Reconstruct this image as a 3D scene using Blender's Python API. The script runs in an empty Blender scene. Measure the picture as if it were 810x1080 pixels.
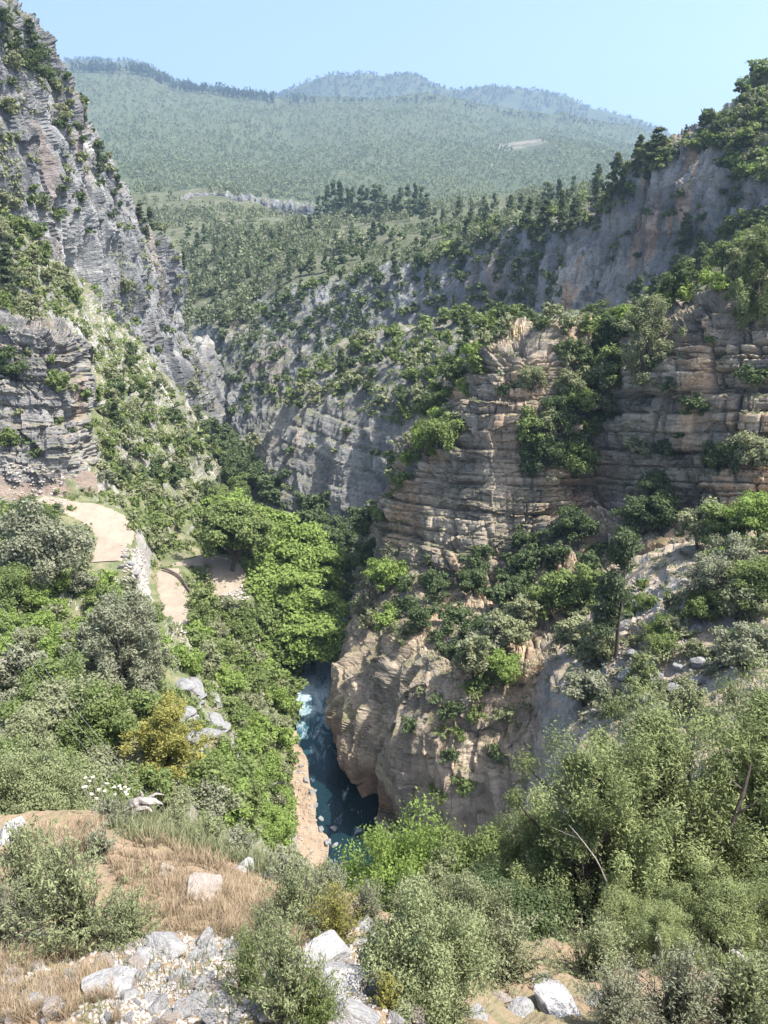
import bpy, math, random
import numpy as np
from math import radians, pi
RS = np.random.RandomState(7)
rnd = random.Random(11)
scene = bpy.context.scene
COL = scene.collection
# ------------------------------------------------------------------ camera
W, H, FL = 810.0, 1080.0, 816.0
PITCH = radians(19.0)
CAMZ = 60.0
SP, CP = math.sin(PITCH), math.cos(PITCH)
cam_d = bpy.data.cameras.new('camera')
cam = bpy.data.objects.new('camera', cam_d)
COL.objects.link(cam)
cam.location = (0, 0, CAMZ)
cam.rotation_euler = (radians(90) - PITCH, 0, 0)
cam_d.sensor_fit = 'VERTICAL'
cam_d.angle = 2 * math.atan(540.0 / FL)
cam_d.clip_start = 0.2
cam_d.clip_end = 20000
scene.camera = cam

def P(px, py, Y):
    """world point seen at photo position px, py that lies Y metres in front of the camera"""
    px = np.asarray(px, float); py = np.asarray(py, float); Y = np.asarray(Y, float)
    u = (px - 405.0) / FL; v = (540.0 - py) / FL
    dy = CP + v * SP; dz = -SP + v * CP
    s = Y / dy
    return np.stack([u * s, Y + 0 * s, CAMZ + dz * s], -1)

def proj(p):
    x = p[:, 0]; y = p[:, 1]; z = p[:, 2] - CAMZ
    d = y * CP - z * SP; up = y * SP + z * CP
    d = np.where(d < 0.3, 0.3, d)
    return 405 + FL * x / d, 540 - FL * up / d, d

# ------------------------------------------------------------------ noise
def _hash(ix, iy, iz, seed):
    h = (ix.astype(np.uint32) * np.uint32(0x8da6b343)) ^ (iy.astype(np.uint32) * np.uint32(0xd8163841)) ^ (iz.astype(np.uint32) * np.uint32(0xcb1ab31f)) ^ np.uint32((seed * 0x9E3779B9) & 0xffffffff)
    h ^= h >> np.uint32(15); h *= np.uint32(0x2c1b3c6d); h ^= h >> np.uint32(12); h *= np.uint32(0x297a2d39); h ^= h >> np.uint32(15)
    return h.astype(np.float32) * np.float32(1 / 4294967295.0)

def vn(x, y, z, seed=0):
    x = np.asarray(x, np.float32); y = np.asarray(y, np.float32) + 0 * x; z = np.asarray(z, np.float32) + 0 * x
    fx = np.floor(x); fy = np.floor(y); fz = np.floor(z)
    ix = fx.astype(np.int32); iy = fy.astype(np.int32); iz = fz.astype(np.int32)
    tx = x - fx; ty = y - fy; tz = z - fz
    tx = tx * tx * (3 - 2 * tx); ty = ty * ty * (3 - 2 * ty); tz = tz * tz * (3 - 2 * tz)
    def h(a, b, c): return _hash(ix + a, iy + b, iz + c, seed)
    a = h(0, 0, 0) * (1 - tx) + h(1, 0, 0) * tx
    b = h(0, 1, 0) * (1 - tx) + h(1, 1, 0) * tx
    c = h(0, 0, 1) * (1 - tx) + h(1, 0, 1) * tx
    d = h(0, 1, 1) * (1 - tx) + h(1, 1, 1) * tx
    return (a * (1 - ty) + b * ty) * (1 - tz) + (c * (1 - ty) + d * ty) * tz   # 0..1

def fbm(x, y, z, octv=4, seed=0, gain=0.5):
    s = 0; a = 1.0; t = 0; f = 1.0
    for o in range(octv):
        s = s + a * (vn(x * f + 17.3 * o, y * f - 9.1 * o, z * f + 4.7 * o, seed + o) - 0.5)
        t += a; a *= gain; f *= 2.03
    return s / t * 2          # about -1..1

def ridged(x, y, z, octv=3, seed=0):
    s = 0; a = 1.0; t = 0; f = 1.0
    for o in range(octv):
        n = 1 - np.abs(2 * vn(x * f + 3.1 * o, y * f, z * f - 7.7 * o, seed + o) - 1)
        s = s + a * n; t += a; a *= 0.5; f *= 2.1
    return s / t              # 0..1

def cells(x, y, z, seed=0):
    return _hash(np.floor(x).astype(np.int32), np.floor(y).astype(np.int32), np.floor(z).astype(np.int32), seed)

TONE = {}
def strata(p, layers, seed=0, dip=(0.0, 0.0), warp=0.7):
    """bedding ledges: every layer steps in and out along its own strike, broken into blocks"""
    x, y, z = p[:, 0], p[:, 1], p[:, 2]
    zz = z + dip[0] * x + dip[1] * y + warp * fbm(x / 34, y / 34, z / 30, 2, seed + 50)
    zz = zz + 1.5 * fbm(zz / 6, 0 * zz, 0 * zz, 3, seed + 51)      # beds of uneven thickness
    d = np.zeros(len(x), np.float32)
    for i, (t, amp, lat, blk) in enumerate(layers):
        q = zz / t + 0.14 * (vn(x / (lat * 1.7), y / (lat * 1.7), z / (lat * 3), seed + 60 + i) - .5)
        k = np.floor(q); f = q - k
        off = 10 * cells(k, k * 0 + 1, k * 0, seed + 70 + i)
        jx = x / lat + off + 0.8 * vn(x / lat * 0.7, y / lat * 0.7, k * 1.0, seed + 5 + i)
        jy = y / lat + 3.71 * off
        r = (1 - blk) * vn(jx, jy, k * 7.0, seed + i) + blk * cells(jx, jy, k, seed + 20 + i)
        if i == len(layers) - 2: TONE['last'] = .5 * r + .5 * cells(k, k * 0 + 3, k * 0, seed + 90)      # each block its own shade of stone
        edge = np.abs(2 * f - 1) ** 9
        d += amp * (r - 0.5 - 0.5 * edge + 0.25 * (f - 0.5))
        fx = jx - np.floor(jx)
        d -= amp * 0.9 * blk * (np.abs(2 * fx - 1) ** 14)
    return d

# ------------------------------------------------------------------ meshes
def make_mesh(name, verts, faces, tone=None, smooth=False, mats=(), midx=None):
    """faces: (n,3) or (n,4) int array, or a list of such arrays"""
    if not isinstance(faces, (list, tuple)): faces = [faces]
    faces = [np.asarray(f, np.int32) for f in faces if len(f)]
    me = bpy.data.meshes.new(name)
    verts = np.asarray(verts, np.float32)
    nl = sum(f.size for f in faces); nf = sum(len(f) for f in faces)
    me.vertices.add(len(verts)); me.vertices.foreach_set('co', verts.ravel())
    me.loops.add(nl); me.loops.foreach_set('vertex_index', np.concatenate([f.ravel() for f in faces]))
    me.polygons.add(nf)
    tot = np.concatenate([np.full(len(f), f.shape[1], np.int32) for f in faces])
    st = np.concatenate([[0], np.cumsum(tot)[:-1]]).astype(np.int32)
    me.polygons.foreach_set('loop_start', st)
    if midx is not None: me.polygons.foreach_set('material_index', np.asarray(midx, np.int32))
    me.polygons.foreach_set('use_smooth', np.full(nf, bool(smooth)))
    if tone is not None:
        a = me.attributes.new('tone', 'FLOAT', 'POINT'); a.data.foreach_set('value', np.asarray(tone, np.float32))
    for m in mats: me.materials.append(m)
    me.update(calc_edges=True)
    return me

def link(name, me, parent=None, loc=None, rotz=None, scale=None):
    o = bpy.data.objects.new(name, me); COL.objects.link(o)
    if parent is not None: o.parent = parent
    if loc is not None: o.location = loc
    if rotz is not None: o.rotation_euler = (0, 0, rotz)
    if scale is not None: o.scale = scale if hasattr(scale, '__len__') else (scale,) * 3
    return o

def tag(o, label=None, cat=None, group=None, kind=None):
    if label: o['label'] = label
    if cat: o['category'] = cat
    if group: o['group'] = group
    if kind: o['kind'] = kind
    return o

def pchip(A, t):
    """monotone cubic through rows of A (n, ...) at parameters t in 0..n-1"""
    n = len(A); D = A[1:] - A[:-1]
    M = np.zeros_like(A)
    M[0] = D[0]; M[-1] = D[-1]
    if n > 2:
        a, b = D[:-1], D[1:]
        same = (a * b) > 0
        M[1:-1] = np.where(same, 2 * a * b / np.where(np.abs(a + b) < 1e-9, 1e-9, a + b), 0)
        M[1:-1] = 0.6 * M[1:-1] + 0.4 * 0.5 * (a + b)
    i = np.clip(np.floor(t).astype(int), 0, n - 2); f = (t - i).reshape((-1,) + (1,) * (A.ndim - 1))
    h00 = 2 * f**3 - 3 * f**2 + 1; h10 = f**3 - 2 * f**2 + f; h01 = -2 * f**3 + 3 * f**2; h11 = f**3 - f**2
    return h00 * A[i] + h10 * M[i] + h01 * A[i + 1] + h11 * M[i + 1]

def spread_params(cost, step):
    n = np.maximum(1, np.ceil(cost / step)).astype(int)
    return np.concatenate([i + np.arange(k) / k for i, k in enumerate(n)] + [[len(n)]])

GRID = {}
SHEETS = []        # every terrain surface: name, visible vertices, normals

def vnormals(G):
    du = np.gradient(G, axis=1); dv = np.gradient(G, axis=0)
    n = np.cross(du, dv); n /= np.maximum(np.linalg.norm(n, axis=2, keepdims=True), 1e-9)
    return n

def sheet(name, rows, step, disp, mat, kind='structure', up=False, world=False, smooth_iter=0, label=None, cat=None):
    """a terrain surface through a lattice of measured points (rows of px, py, distance), refined and roughened"""
    A = np.array(rows, float)
    G0 = A if world else P(A[..., 0], A[..., 1], A[..., 2])
    if world:
        cu = np.linalg.norm(G0[:, 1:] - G0[:, :-1], axis=2).max(0); cv = np.linalg.norm(G0[1:] - G0[:-1], axis=2).max(1)
    else:
        cu = np.linalg.norm(A[:, 1:, :2] - A[:, :-1, :2], axis=2); cu = np.maximum(np.median(cu, 0), cu.max(0) * 0.6)
        cv = np.linalg.norm(A[1:, :, :2] - A[:-1, :, :2], axis=2); cv = np.maximum(np.median(cv, 1), cv.max(1) * 0.5)
    tu = spread_params(cu, step); tv = spread_params(cv, step)
    G = pchip(pchip(G0, tv).swapaxes(0, 1), tu).swapaxes(0, 1)
    N = vnormals(G)
    for _ in range(4):    # soften the normals the surface is roughened along
        N[1:-1, 1:-1] = (N[1:-1, 1:-1] * 2 + N[:-2, 1:-1] + N[2:, 1:-1] + N[1:-1, :-2] + N[1:-1, 2:]) / 6
    N /= np.maximum(np.linalg.norm(N, axis=2, keepdims=True), 1e-9)
    nv_, nu_ = G.shape[:2]
    p = G.reshape(-1, 3); n = N.reshape(-1, 3)
    cen = np.array([0, 0, CAMZ + 15.0])
    s = np.einsum('ij,ij->i', n, cen - p).mean() if not up else n[:, 2].mean()
    flip = s < 0
    if flip: n = -n
    TONE.pop('last', None)
    if disp is not None:
        d = disp(p, n)
        p = p + (n * d[:, None] if d.ndim == 1 else d)
    idx = np.arange(nv_ * nu_).reshape(nv_, nu_)
    q = np.stack([idx[:-1, :-1], idx[:-1, 1:], idx[1:, 1:], idx[1:, :-1]], -1).reshape(-1, 4)
    if flip: q = q[:, ::-1]
    me = make_mesh(name, p, q, TONE.get('last', np.full(len(p), .5)), mats=[mat])
    o = link(name, me); tag(o, label, cat, None, kind)
    Nf = vnormals(p.reshape(nv_, nu_, 3)).reshape(-1, 3)
    if flip: Nf = -Nf
    GRID[name] = nu_
    SHEETS.append((name, p.astype(np.float32), Nf.astype(np.float32)))
    return o, p.reshape(nv_, nu_, 3)

# depth buffer over the photo frame: where does the terrain show, and how far off is it
def build_zbuf():
    global ZV, ZI, ZP, ZN, ZS
    ZP = np.concatenate([s[1] for s in SHEETS]); ZN = np.concatenate([s[2] for s in SHEETS])
    ZS = np.concatenate([np.full(len(s[1]), i, np.int16) for i, s in enumerate(SHEETS)])
    x, y, d = proj(ZP)
    pw, ph = 405, 540            # two photo pixels to a cell
    ix = np.floor(x / 2).astype(int); iy = np.floor(y / 2).astype(int)
    ok = (ix >= 0) & (ix < pw) & (iy >= 0) & (iy < ph) & (ZP[:, 1] > 1)
    ids = np.nonzero(ok)[0]
    order = ids[np.argsort(-d[ids], kind='stable')]
    ZI = np.full((ph, pw), -1, np.int64)
    ZI[iy[order], ix[order]] = order
    ZV = np.where(ZI >= 0, d[ZI], 1e9)
    # a cell takes a clearly nearer neighbour's surface where its own samples fell through a gap
    for _ in range(2):
        for dy, dx in ((0, 1), (0, -1), (1, 0), (-1, 0)):
            V2 = np.roll(ZV, (dy, dx), (0, 1)); I2 = np.roll(ZI, (dy, dx), (0, 1))
            V3 = np.roll(ZV, (-dy, -dx), (0, 1))
            m = (V2 < ZV * 0.93) & (V3 < ZV * 0.93)
            ZV = np.where(m, V2, ZV); ZI = np.where(m, I2, ZI)

def hit(px, py):
    iy = int(min(max(py / 2, 0), 539)); ix = int(min(max(px / 2, 0), 404))
    i = ZI[iy, ix]
    if i < 0:        # nearest cell that holds a surface
        for r in range(1, 9):
            w = ZI[max(0, iy - r):iy + r + 1, max(0, ix - r):ix + r + 1]
            if (w >= 0).any():
                k = np.argwhere(w >= 0)[0]; iy = max(0, iy - r) + k[0]; ix = max(0, ix - r) + k[1]; i = ZI[iy, ix]; break
    if i < 0: return None
    return ZP[i].copy(), ZN[i].copy(), SHEETS[ZS[i]][0], ZV[iy, ix]

def in_poly(px, py, poly):
    px = np.asarray(px); py = np.asarray(py); inside = np.zeros(px.shape, bool)
    n = len(poly)
    for i in range(n):
        x1, y1 = poly[i]; x2, y2 = poly[(i + 1) % n]
        c = ((y1 > py) != (y2 > py)) & (px < (x2 - x1) * (py - y1) / ((y2 - y1) + 1e-12) + x1)
        inside ^= c
    return inside
# ------------------------------------------------------------------ materials
class NT:
    def __init__(self, name):
        self.m = bpy.data.materials.new(name); self.m.use_nodes = True
        self.t = self.m.node_tree; self.t.nodes.clear()
        self.out = self.t.nodes.new('ShaderNodeOutputMaterial')
    def n(self, kind, **kw):
        nd = self.t.nodes.new(kind)
        for k, v in kw.items():
            if k == 'ins':
                for kk, vv in v.items():
                    if isinstance(vv, bpy.types.NodeSocket): self.t.links.new(vv, nd.inputs[kk])
                    else: nd.inputs[kk].default_value = vv
            else: setattr(nd, k, v)
        return nd
    def pos(self, sx, sy, sz, seed=0.0, tilt=None):
        if not hasattr(self, 'geo'): self.geo = self.n('ShaderNodeNewGeometry')
        mp = self.n('ShaderNodeMapping', ins={0: self.geo.outputs['Position'], 1: (seed, seed * .7, seed * 1.3), 3: (sx, sy, sz)})
        if tilt: mp.inputs[2].default_value = tilt
        return mp.outputs[0]
    def noise(self, vec, scale=1.0, detail=4, rough=0.55, dist=0.0):
        return self.n('ShaderNodeTexNoise', ins={'Vector': vec, 'Scale': scale, 'Detail': detail, 'Roughness': rough, 'Distortion': dist}).outputs[0]
    def ramp(self, fac, lo, hi, a=0.0, b=1.0):
        return self.n('ShaderNodeMapRange', ins={0: fac, 1: lo, 2: hi, 3: a, 4: b}).outputs[0]
    def mix(self, fac, a, b, blend='MIX'):
        nd = self.n('ShaderNodeMix', data_type='RGBA', blend_type=blend)
        for k, v in ((0, fac), (6, a), (7, b)):
            if isinstance(v, bpy.types.NodeSocket): self.t.links.new(v, nd.inputs[k])
            else: nd.inputs[k].default_value = v if k == 0 else (*v, 1.0)
        return nd.outputs[2]
    def math(self, op, a, b=0.0):
        return self.n('ShaderNodeMath', operation=op, ins={0: a, 1: b}).outputs[0]
    def surf(self, s): self.t.links.new(s, self.out.inputs[0])

def rock_mat(name, light, grey, warm, plant=(0.10, 0.11, 0.045), soil=(0.30, 0.22, 0.15), streak=0.5, band=0.5, warm_amt=0.5, plant_lo=0.55, veg=0.8, sc=1.0, soil_mix=0.5, stain=(0.10, 0.10, 0.105), foot=None, bumps=.65, vert=.6, wsc=(.07, .018), bald=None):
    t = NT(name)
    n1 = t.noise(t.pos(.035, .035, .035, 3.1), 1 / sc, 6, .62)
    c = t.mix(t.ramp(n1, .40, .60), light, grey)
    # ochre and rust patches, drawn out downwards
    n2 = t.noise(t.pos(wsc[0], wsc[0], wsc[1], 9.7), 1 / sc, 5, .6, .4)
    wf = t.ramp(n2, .62 - .14 * warm_amt, .74 - .10 * warm_amt, 0, .9)
    if foot: wf = t.math('MULTIPLY', wf, t.ramp(t.n('ShaderNodeSeparateXYZ', ins={0: t.geo.outputs['Position']}).outputs[2], 17, 24, .25, 1))
    c = t.mix(wf, c, warm)
    # dark lichen and water stains running down the face
    n3 = t.noise(t.pos(.22, .22, .022, 5.3), 1 / sc, 5, .6, .3)
    c = t.mix(t.math('MULTIPLY', t.ramp(n3, .50, .66), streak), c, stain)
    # bedding
    if band:
        n4 = t.noise(t.pos(.05, .05, 1.1, 2.2), 1 / sc, 4, .65)
        c = t.mix(t.math('MULTIPLY', t.ramp(n4, .55, .68), band), c, tuple(v * .45 for v in grey))
        n5 = t.noise(t.pos(.09, .09, .8, 7.9), 1 / sc, 3, .6)
        c = t.mix(t.math('MULTIPLY', t.ramp(n5, .56, .7), band * .5), c, tuple(min(1, v * 1.25) for v in light))
    if foot:      # iron-stained rock at the foot of the cliff
        sep = t.n('ShaderNodeSeparateXYZ', ins={0: t.geo.outputs['Position']})
        low = t.ramp(sep.outputs[2], foot[0], foot[0] - 7)
        n9 = t.noise(t.pos(.12, .12, .02, 12.2), 1, 4, .6, .5)
        c = t.mix(t.math('MULTIPLY', low, t.ramp(n9, .42, .56)), c, foot[1])
    bt = t.n('ShaderNodeAttribute', attribute_name='tone').outputs['Fac']
    c = t.mix(.6, c, t.mix(t.ramp(bt, .1, .9), (.26, .26, .27), (.74, .73, .70)), 'OVERLAY')
    n6 = t.noise(t.pos(1.1, 1.1, 1.3, 1.2), 1 / sc, 4, .7)
    c = t.mix(.55, c, t.mix(t.ramp(n6, .3, .7), (.30, .30, .30), (.72, .72, .70)), 'OVERLAY')
    # soil, grass and low scrub where the rock lies flat enough to hold it
    nz = t.n('ShaderNodeSeparateXYZ', ins={0: t.geo.outputs['Normal']}).outputs[2]
    n7 = t.noise(t.pos(.16, .16, .16, 4.4), 1 / sc, 5, .65)
    m = t.ramp(t.math('ADD', nz, t.math('MULTIPLY', t.math('SUBTRACT', n7, .5), 1.3)), plant_lo, plant_lo + .18)
    g = t.mix(t.ramp(t.noise(t.pos(.3, .3, .3, 8.8), 1 / sc, 4, .6), .5 - soil_mix * .25, .72 - soil_mix * .25), soil, plant)
    if bald:      # a bare stony scar on the mountainside
        dd = t.n('ShaderNodeVectorMath', operation='DISTANCE', ins={0: t.geo.outputs['Position'], 1: bald[:3]}).outputs['Value']
        dn = t.math('ADD', dd, t.math('MULTIPLY', t.noise(t.pos(.012, .012, .012, 2.0), 1, 5, .65), bald[3] * 2.2))
        m = t.math('MULTIPLY', m, t.ramp(dn, bald[3] * 1.8, bald[3] * 2.1))
    c = t.mix(t.math('MULTIPLY', m, veg), c, g)
    if bald: c = t.mix(t.math('SUBTRACT', 1.0, t.ramp(dn, bald[3] * 1.8, bald[3] * 2.1)), c, t.mix(t.ramp(t.noise(t.pos(.03, .03, .03, 6.0), 1, 6, .7), .42, .58), (.13, .14, .09), (.30, .245, .205)))
    b1 = t.noise(t.pos(.9, .9, 1.6, 6.1), 1 / sc, 7, .68)
    b1 = t.math('ADD', b1, t.math('MULTIPLY', t.noise(t.pos(.6, .6, .09, 14.0), 1 / sc, 5, .65), vert))
    if band:
        b2 = t.noise(t.pos(.16, .16, 1.9, 3.3), 1 / sc, 5, .7)
        b1 = t.math('ADD', b1, t.math('MULTIPLY', b2, band * 1.4))
    bump = t.n('ShaderNodeBump', ins={'Strength': bumps, 'Distance': .7 * sc, 'Height': b1})
    bs = t.n('ShaderNodeBsdfDiffuse', ins={'Color': c, 'Roughness': .6, 'Normal': bump.outputs[0]})
    t.surf(bs.outputs[0]); return t.m

def leaf_mat(name, a, b, trans=0.3, tonev=0.45, dry=None):
    t = NT(name)
    at = t.n('ShaderNodeAttribute', attribute_name='tone').outputs['Fac']
    oi = t.n('ShaderNodeObjectInfo').outputs['Random']
    c = t.mix(oi, a, b)
    lo = tuple(v * (1 - tonev) for v in a); hi = tuple(v * (1 + tonev * .9) for v in b)
    c = t.mix(t.ramp(at, 0, 1, 0, 1), t.mix(.7, c, lo), t.mix(.7, c, hi))
    if dry: c = t.mix(t.ramp(at, .93, .96), c, dry)
    d = t.n('ShaderNodeBsdfDiffuse', ins={'Color': c})
    tr = t.n('ShaderNodeBsdfTranslucent', ins={'Color': t.mix(.5, c, (.16, .22, .03))})
    ms = t.n('ShaderNodeMixShader', ins={0: trans, 1: d.outputs[0], 2: tr.outputs[0]})
    t.surf(ms.outputs[0]); return t.m

def plain_mat(name, a, b, scale=2.0, rough=.8, bump=.3, stretch=1.0):
    t = NT(name)
    tc = t.n('ShaderNodeTexCoord').outputs['Object']
    mp = t.n('ShaderNodeMapping', ins={0: tc, 3: (1, 1, stretch)}).outputs[0]
    n = t.noise(mp, scale, 6, .65)
    c = t.mix(t.ramp(n, .3, .7), a, b)
    bp = t.n('ShaderNodeBump', ins={'Strength': bump, 'Distance': .1, 'Height': n})
    t.surf(t.n('ShaderNodeBsdfPrincipled', ins={'Base Color': c, 'Roughness': rough, 'Specular IOR Level': .2, 'Normal': bp.outputs[0]}).outputs[0])
    return t.m

M = {}
M['cliff_tan'] = rock_mat('bedded_tan_limestone', (.43, .37, .295), (.30, .265, .215), (.56, .37, .225), band=.7, warm_amt=1.15, streak=.55, foot=(7, (.38, .245, .165)), sc=.7, soil=(.27, .21, .15), plant_lo=.62)
M['cliff_grey'] = rock_mat('grey_streaked_limestone', (.40, .39, .375), (.275, .275, .27), (.42, .28, .19), band=.15, streak=.9, warm_amt=.65, sc=.8, bumps=.9, stain=(.085, .09, .095), vert=1.5, wsc=(.17, .012))
M['cliff_far'] = rock_mat('far_grey_limestone', (.30, .305, .31), (.19, .197, .205), (.30, .23, .18), plant=(.09, .10, .06), soil=(.17, .17, .13), band=.2, streak=.8, warm_amt=.25, sc=1.3, plant_lo=.50, stain=(.075, .08, .085), vert=1.5)
M['sand'] = rock_mat('orange_river_sand', (.34, .27, .20), (.29, .23, .17), (.34, .24, .16), plant=(.30, .24, .17), soil=(.36, .27, .19), band=0, streak=.1, plant_lo=.3, veg=.7, soil_mix=.1, sc=.4)
M['spur'] = rock_mat('pale_spur_limestone', (0.340, 0.336, 0.327), (0.238, 0.238, 0.238), (.36, .28, .21), plant=(.11, .125, .07), soil=(.22, .20, .15), band=.35, streak=.5, warm_amt=.4, sc=.9, plant_lo=.55, vert=1.0)
M['cliff_left'] = rock_mat('left_grey_limestone', (.33, .33, .33), (.20, .205, .215), (.29, .235, .21), plant=(.10, .11, .06), soil=(.24, .20, .15), band=0, streak=.75, warm_amt=.35, sc=.9, plant_lo=.58, stain=(.085, .09, .098), vert=1.2, bumps=.85)
M['outcrop'] = rock_mat('blocky_grey_limestone', (0.324, 0.315, 0.306), (0.216, 0.211, 0.207), (.33, .25, .20), plant=(.12, .13, .07), soil=(.27, .22, .17), band=.3, streak=.5, warm_amt=.5, sc=.7, plant_lo=.62, vert=.8, bumps=.8)
M['slope'] = rock_mat('scrubby_limestone_slope', (.36, .345, .32), (.24, .235, .225), (.32, .24, .17), plant=(.12, .14, .065), soil=(.23, .20, .13), band=.3, streak=.35, warm_amt=.3, plant_lo=.36, veg=.95, soil_mix=.75, sc=.7)
M['terrace'] = rock_mat('stony_pale_slope', (0.365, 0.344, 0.319), (0.264, 0.255, 0.238), (.38, .29, .20), plant=(.18, .17, .09), soil=(.38, .30, .225), band=.3, streak=.35, warm_amt=.4, plant_lo=.62, veg=.85, soil_mix=.35, sc=.6)
M['scree'] = rock_mat('pinkish_scree', (.30, .26, .235), (.21, .185, .17), (.24, .17, .125), plant=(.17, .145, .10), soil=(.235, .18, .14), band=0, streak=.1, plant_lo=.3, veg=.7, soil_mix=.1, sc=.4, bumps=1.0)
M['near'] = rock_mat('near_dry_ground', (0.368, 0.336, 0.312), (0.272, 0.248, 0.224), (.36, .26, .17), plant=(.17, .15, .08), soil=(.255, .18, .12), band=0, streak=.1, warm_amt=.4, plant_lo=.2, veg=.9, sc=.2, soil_mix=.35)
M['forest_floor'] = rock_mat('wooded_ground', (.33, .33, .32), (.24, .24, .235), (.24, .20, .15), plant=(.10, .11, .065), soil=(.19, .18, .13), band=0, streak=.2, plant_lo=.45, veg=.95, sc=3, soil_mix=.9)
M['mountain'] = rock_mat('mountain_ground', (.36, .34, .32), (.28, .27, .26), (.32, .26, .20), plant=(.080, .10, .052), soil=(.105, .115, .068), band=0, streak=.0, plant_lo=-.1, veg=.95, sc=10, soil_mix=.8, bald=(*P(556, 152, 1480), 75.0))
M['bald'] = rock_mat('bare_mountain_stone', (.40, .36, .33), (.30, .28, .26), (.38, .28, .22), band=0, streak=.2, plant_lo=.9, veg=.5, sc=8)

def road_mat():
    t = NT('dusty_track')
    n = t.noise(t.pos(.4, .4, .4), 1, 6, .6)
    c = t.mix(t.ramp(n, .35, .65), (.31, .26, .205), (.245, .203, .16))
    n2 = t.noise(t.pos(2.5, 2.5, 2.5), 1, 4, .7)
    c = t.mix(t.ramp(n2, .60, .72, 0, .5), c, (.20, .165, .13))
    n3 = t.noise(t.pos(1.2, .35, .5, 4.0), 1, 5, .7)
    c = t.mix(t.ramp(n3, .5, .68, 0, .55), c, (.215, .185, .135))
    bp = t.n('ShaderNodeBump', ins={'Strength': .4, 'Distance': .15, 'Height': n2})
    t.surf(t.n('ShaderNodeBsdfDiffuse', ins={'Color': c, 'Normal': bp.outputs[0]}).outputs[0]); return t.m
M['road'] = road_mat()

def water_mat():
    t = NT('river_water')
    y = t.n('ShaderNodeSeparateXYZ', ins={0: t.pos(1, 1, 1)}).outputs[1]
    n = t.noise(t.pos(.9, .30, .3, 3.0), 1, 7, .70, 1.0)
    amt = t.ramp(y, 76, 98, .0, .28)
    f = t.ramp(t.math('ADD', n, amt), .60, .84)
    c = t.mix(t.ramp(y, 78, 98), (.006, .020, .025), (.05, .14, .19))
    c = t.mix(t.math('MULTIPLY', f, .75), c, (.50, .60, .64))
    r = t.ramp(f, 0, 1, .10, .6)
    bp = t.n('ShaderNodeBump', ins={'Strength': .5, 'Distance': .25, 'Height': t.noise(t.pos(.9, .5, .9), 1, 5, .65)})
    t.surf(t.n('ShaderNodeBsdfPrincipled', ins={'Base Color': c, 'Roughness': r, 'IOR': 1.33, 'Normal': bp.outputs[0]}).outputs[0]); return t.m
M['water'] = water_mat()

M['bright'] = leaf_mat('bright_green_leaves', (0.224, 0.319, 0.084), (0.258, 0.336, 0.106), .45)
M['mid'] = leaf_mat('mid_green_leaves', (0.152, 0.210, 0.074), (0.194, 0.233, 0.092), .38)
M['olive'] = leaf_mat('olive_green_leaves', (0.215, 0.237, 0.127), (0.259, 0.270, 0.160), .35)
M['dark'] = leaf_mat('dark_evergreen_and_shade_leaves', (.075, .108, .052), (.105, .135, .066), .25)  # evergreens, and plants coloured dark to stand for shade
M['grey'] = leaf_mat('grey_green_leaves', (.22, .235, .155), (.26, .265, .185), .32)
M['pine'] = leaf_mat('pine_needles', (.085, .115, .062), (.115, .14, .078), .25)
M['juniper'] = leaf_mat('juniper_sprays', (0.192, 0.234, 0.099), (0.228, 0.259, 0.119), .3, .7)
M['yellowish'] = leaf_mat('yellow_green_leaves', (.29, .29, .08), (.31, .29, .095), .4)
M['thin'] = leaf_mat('thin_leaved_shrub', (0.230, 0.270, 0.138), (0.276, 0.299, 0.161), .36)
M['straw'] = leaf_mat('dry_grass_blades', (0.352, 0.264, 0.180), (0.400, 0.308, 0.216), .3, .4)
M['far_tree'] = leaf_mat('distant_tree_leaves', (.155, .185, .095), (.185, .205, .11), .25, .4)
M['ridge_tree'] = leaf_mat('ridge_tree_leaves', (.04, .062, .045), (.055, .078, .055), .2, .4)
M['shelf_tree'] = leaf_mat('shelf_tree_leaves', (.135, .155, .09), (.175, .19, .115), .25, .55)
M['bark'] = plain_mat('grey_brown_bark', (.06, .05, .042), (.12, .10, .085), 6, .9, .5, .3)
M['twig'] = plain_mat('pale_twig_bark', (.22, .19, .15), (.32, .28, .23), 8, .9, .3, .3)
M['deadwood'] = plain_mat('weathered_dead_wood', (.20, .18, .16), (.36, .33, .30), 5, .85, .6, .15)
M['rubble_stone'] = plain_mat('small_stones', (0.391, 0.357, 0.327), (0.255, 0.230, 0.208), 1.2, .9, .4)
M['stone'] = plain_mat('pale_limestone', (0.430, 0.417, 0.404), (0.258, 0.249, 0.241), 3.2, .9, .9)
M['stone_grey'] = plain_mat('weathered_grey_stone', (.27, .268, .262), (.15, .15, .15), 3.2, .9, 1.0)
M['stone_warm'] = plain_mat('warm_limestone', (0.396, 0.344, 0.301), (0.258, 0.215, 0.181), 3.2, .9, .9)
M['cable'] = plain_mat('cable_sheath', (.25, .25, .25), (.3, .3, .3), 2, .5, .1)
M['flower'] = leaf_mat('white_flower_heads', (.62, .62, .50), (.66, .64, .52), .2, .1)
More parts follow.
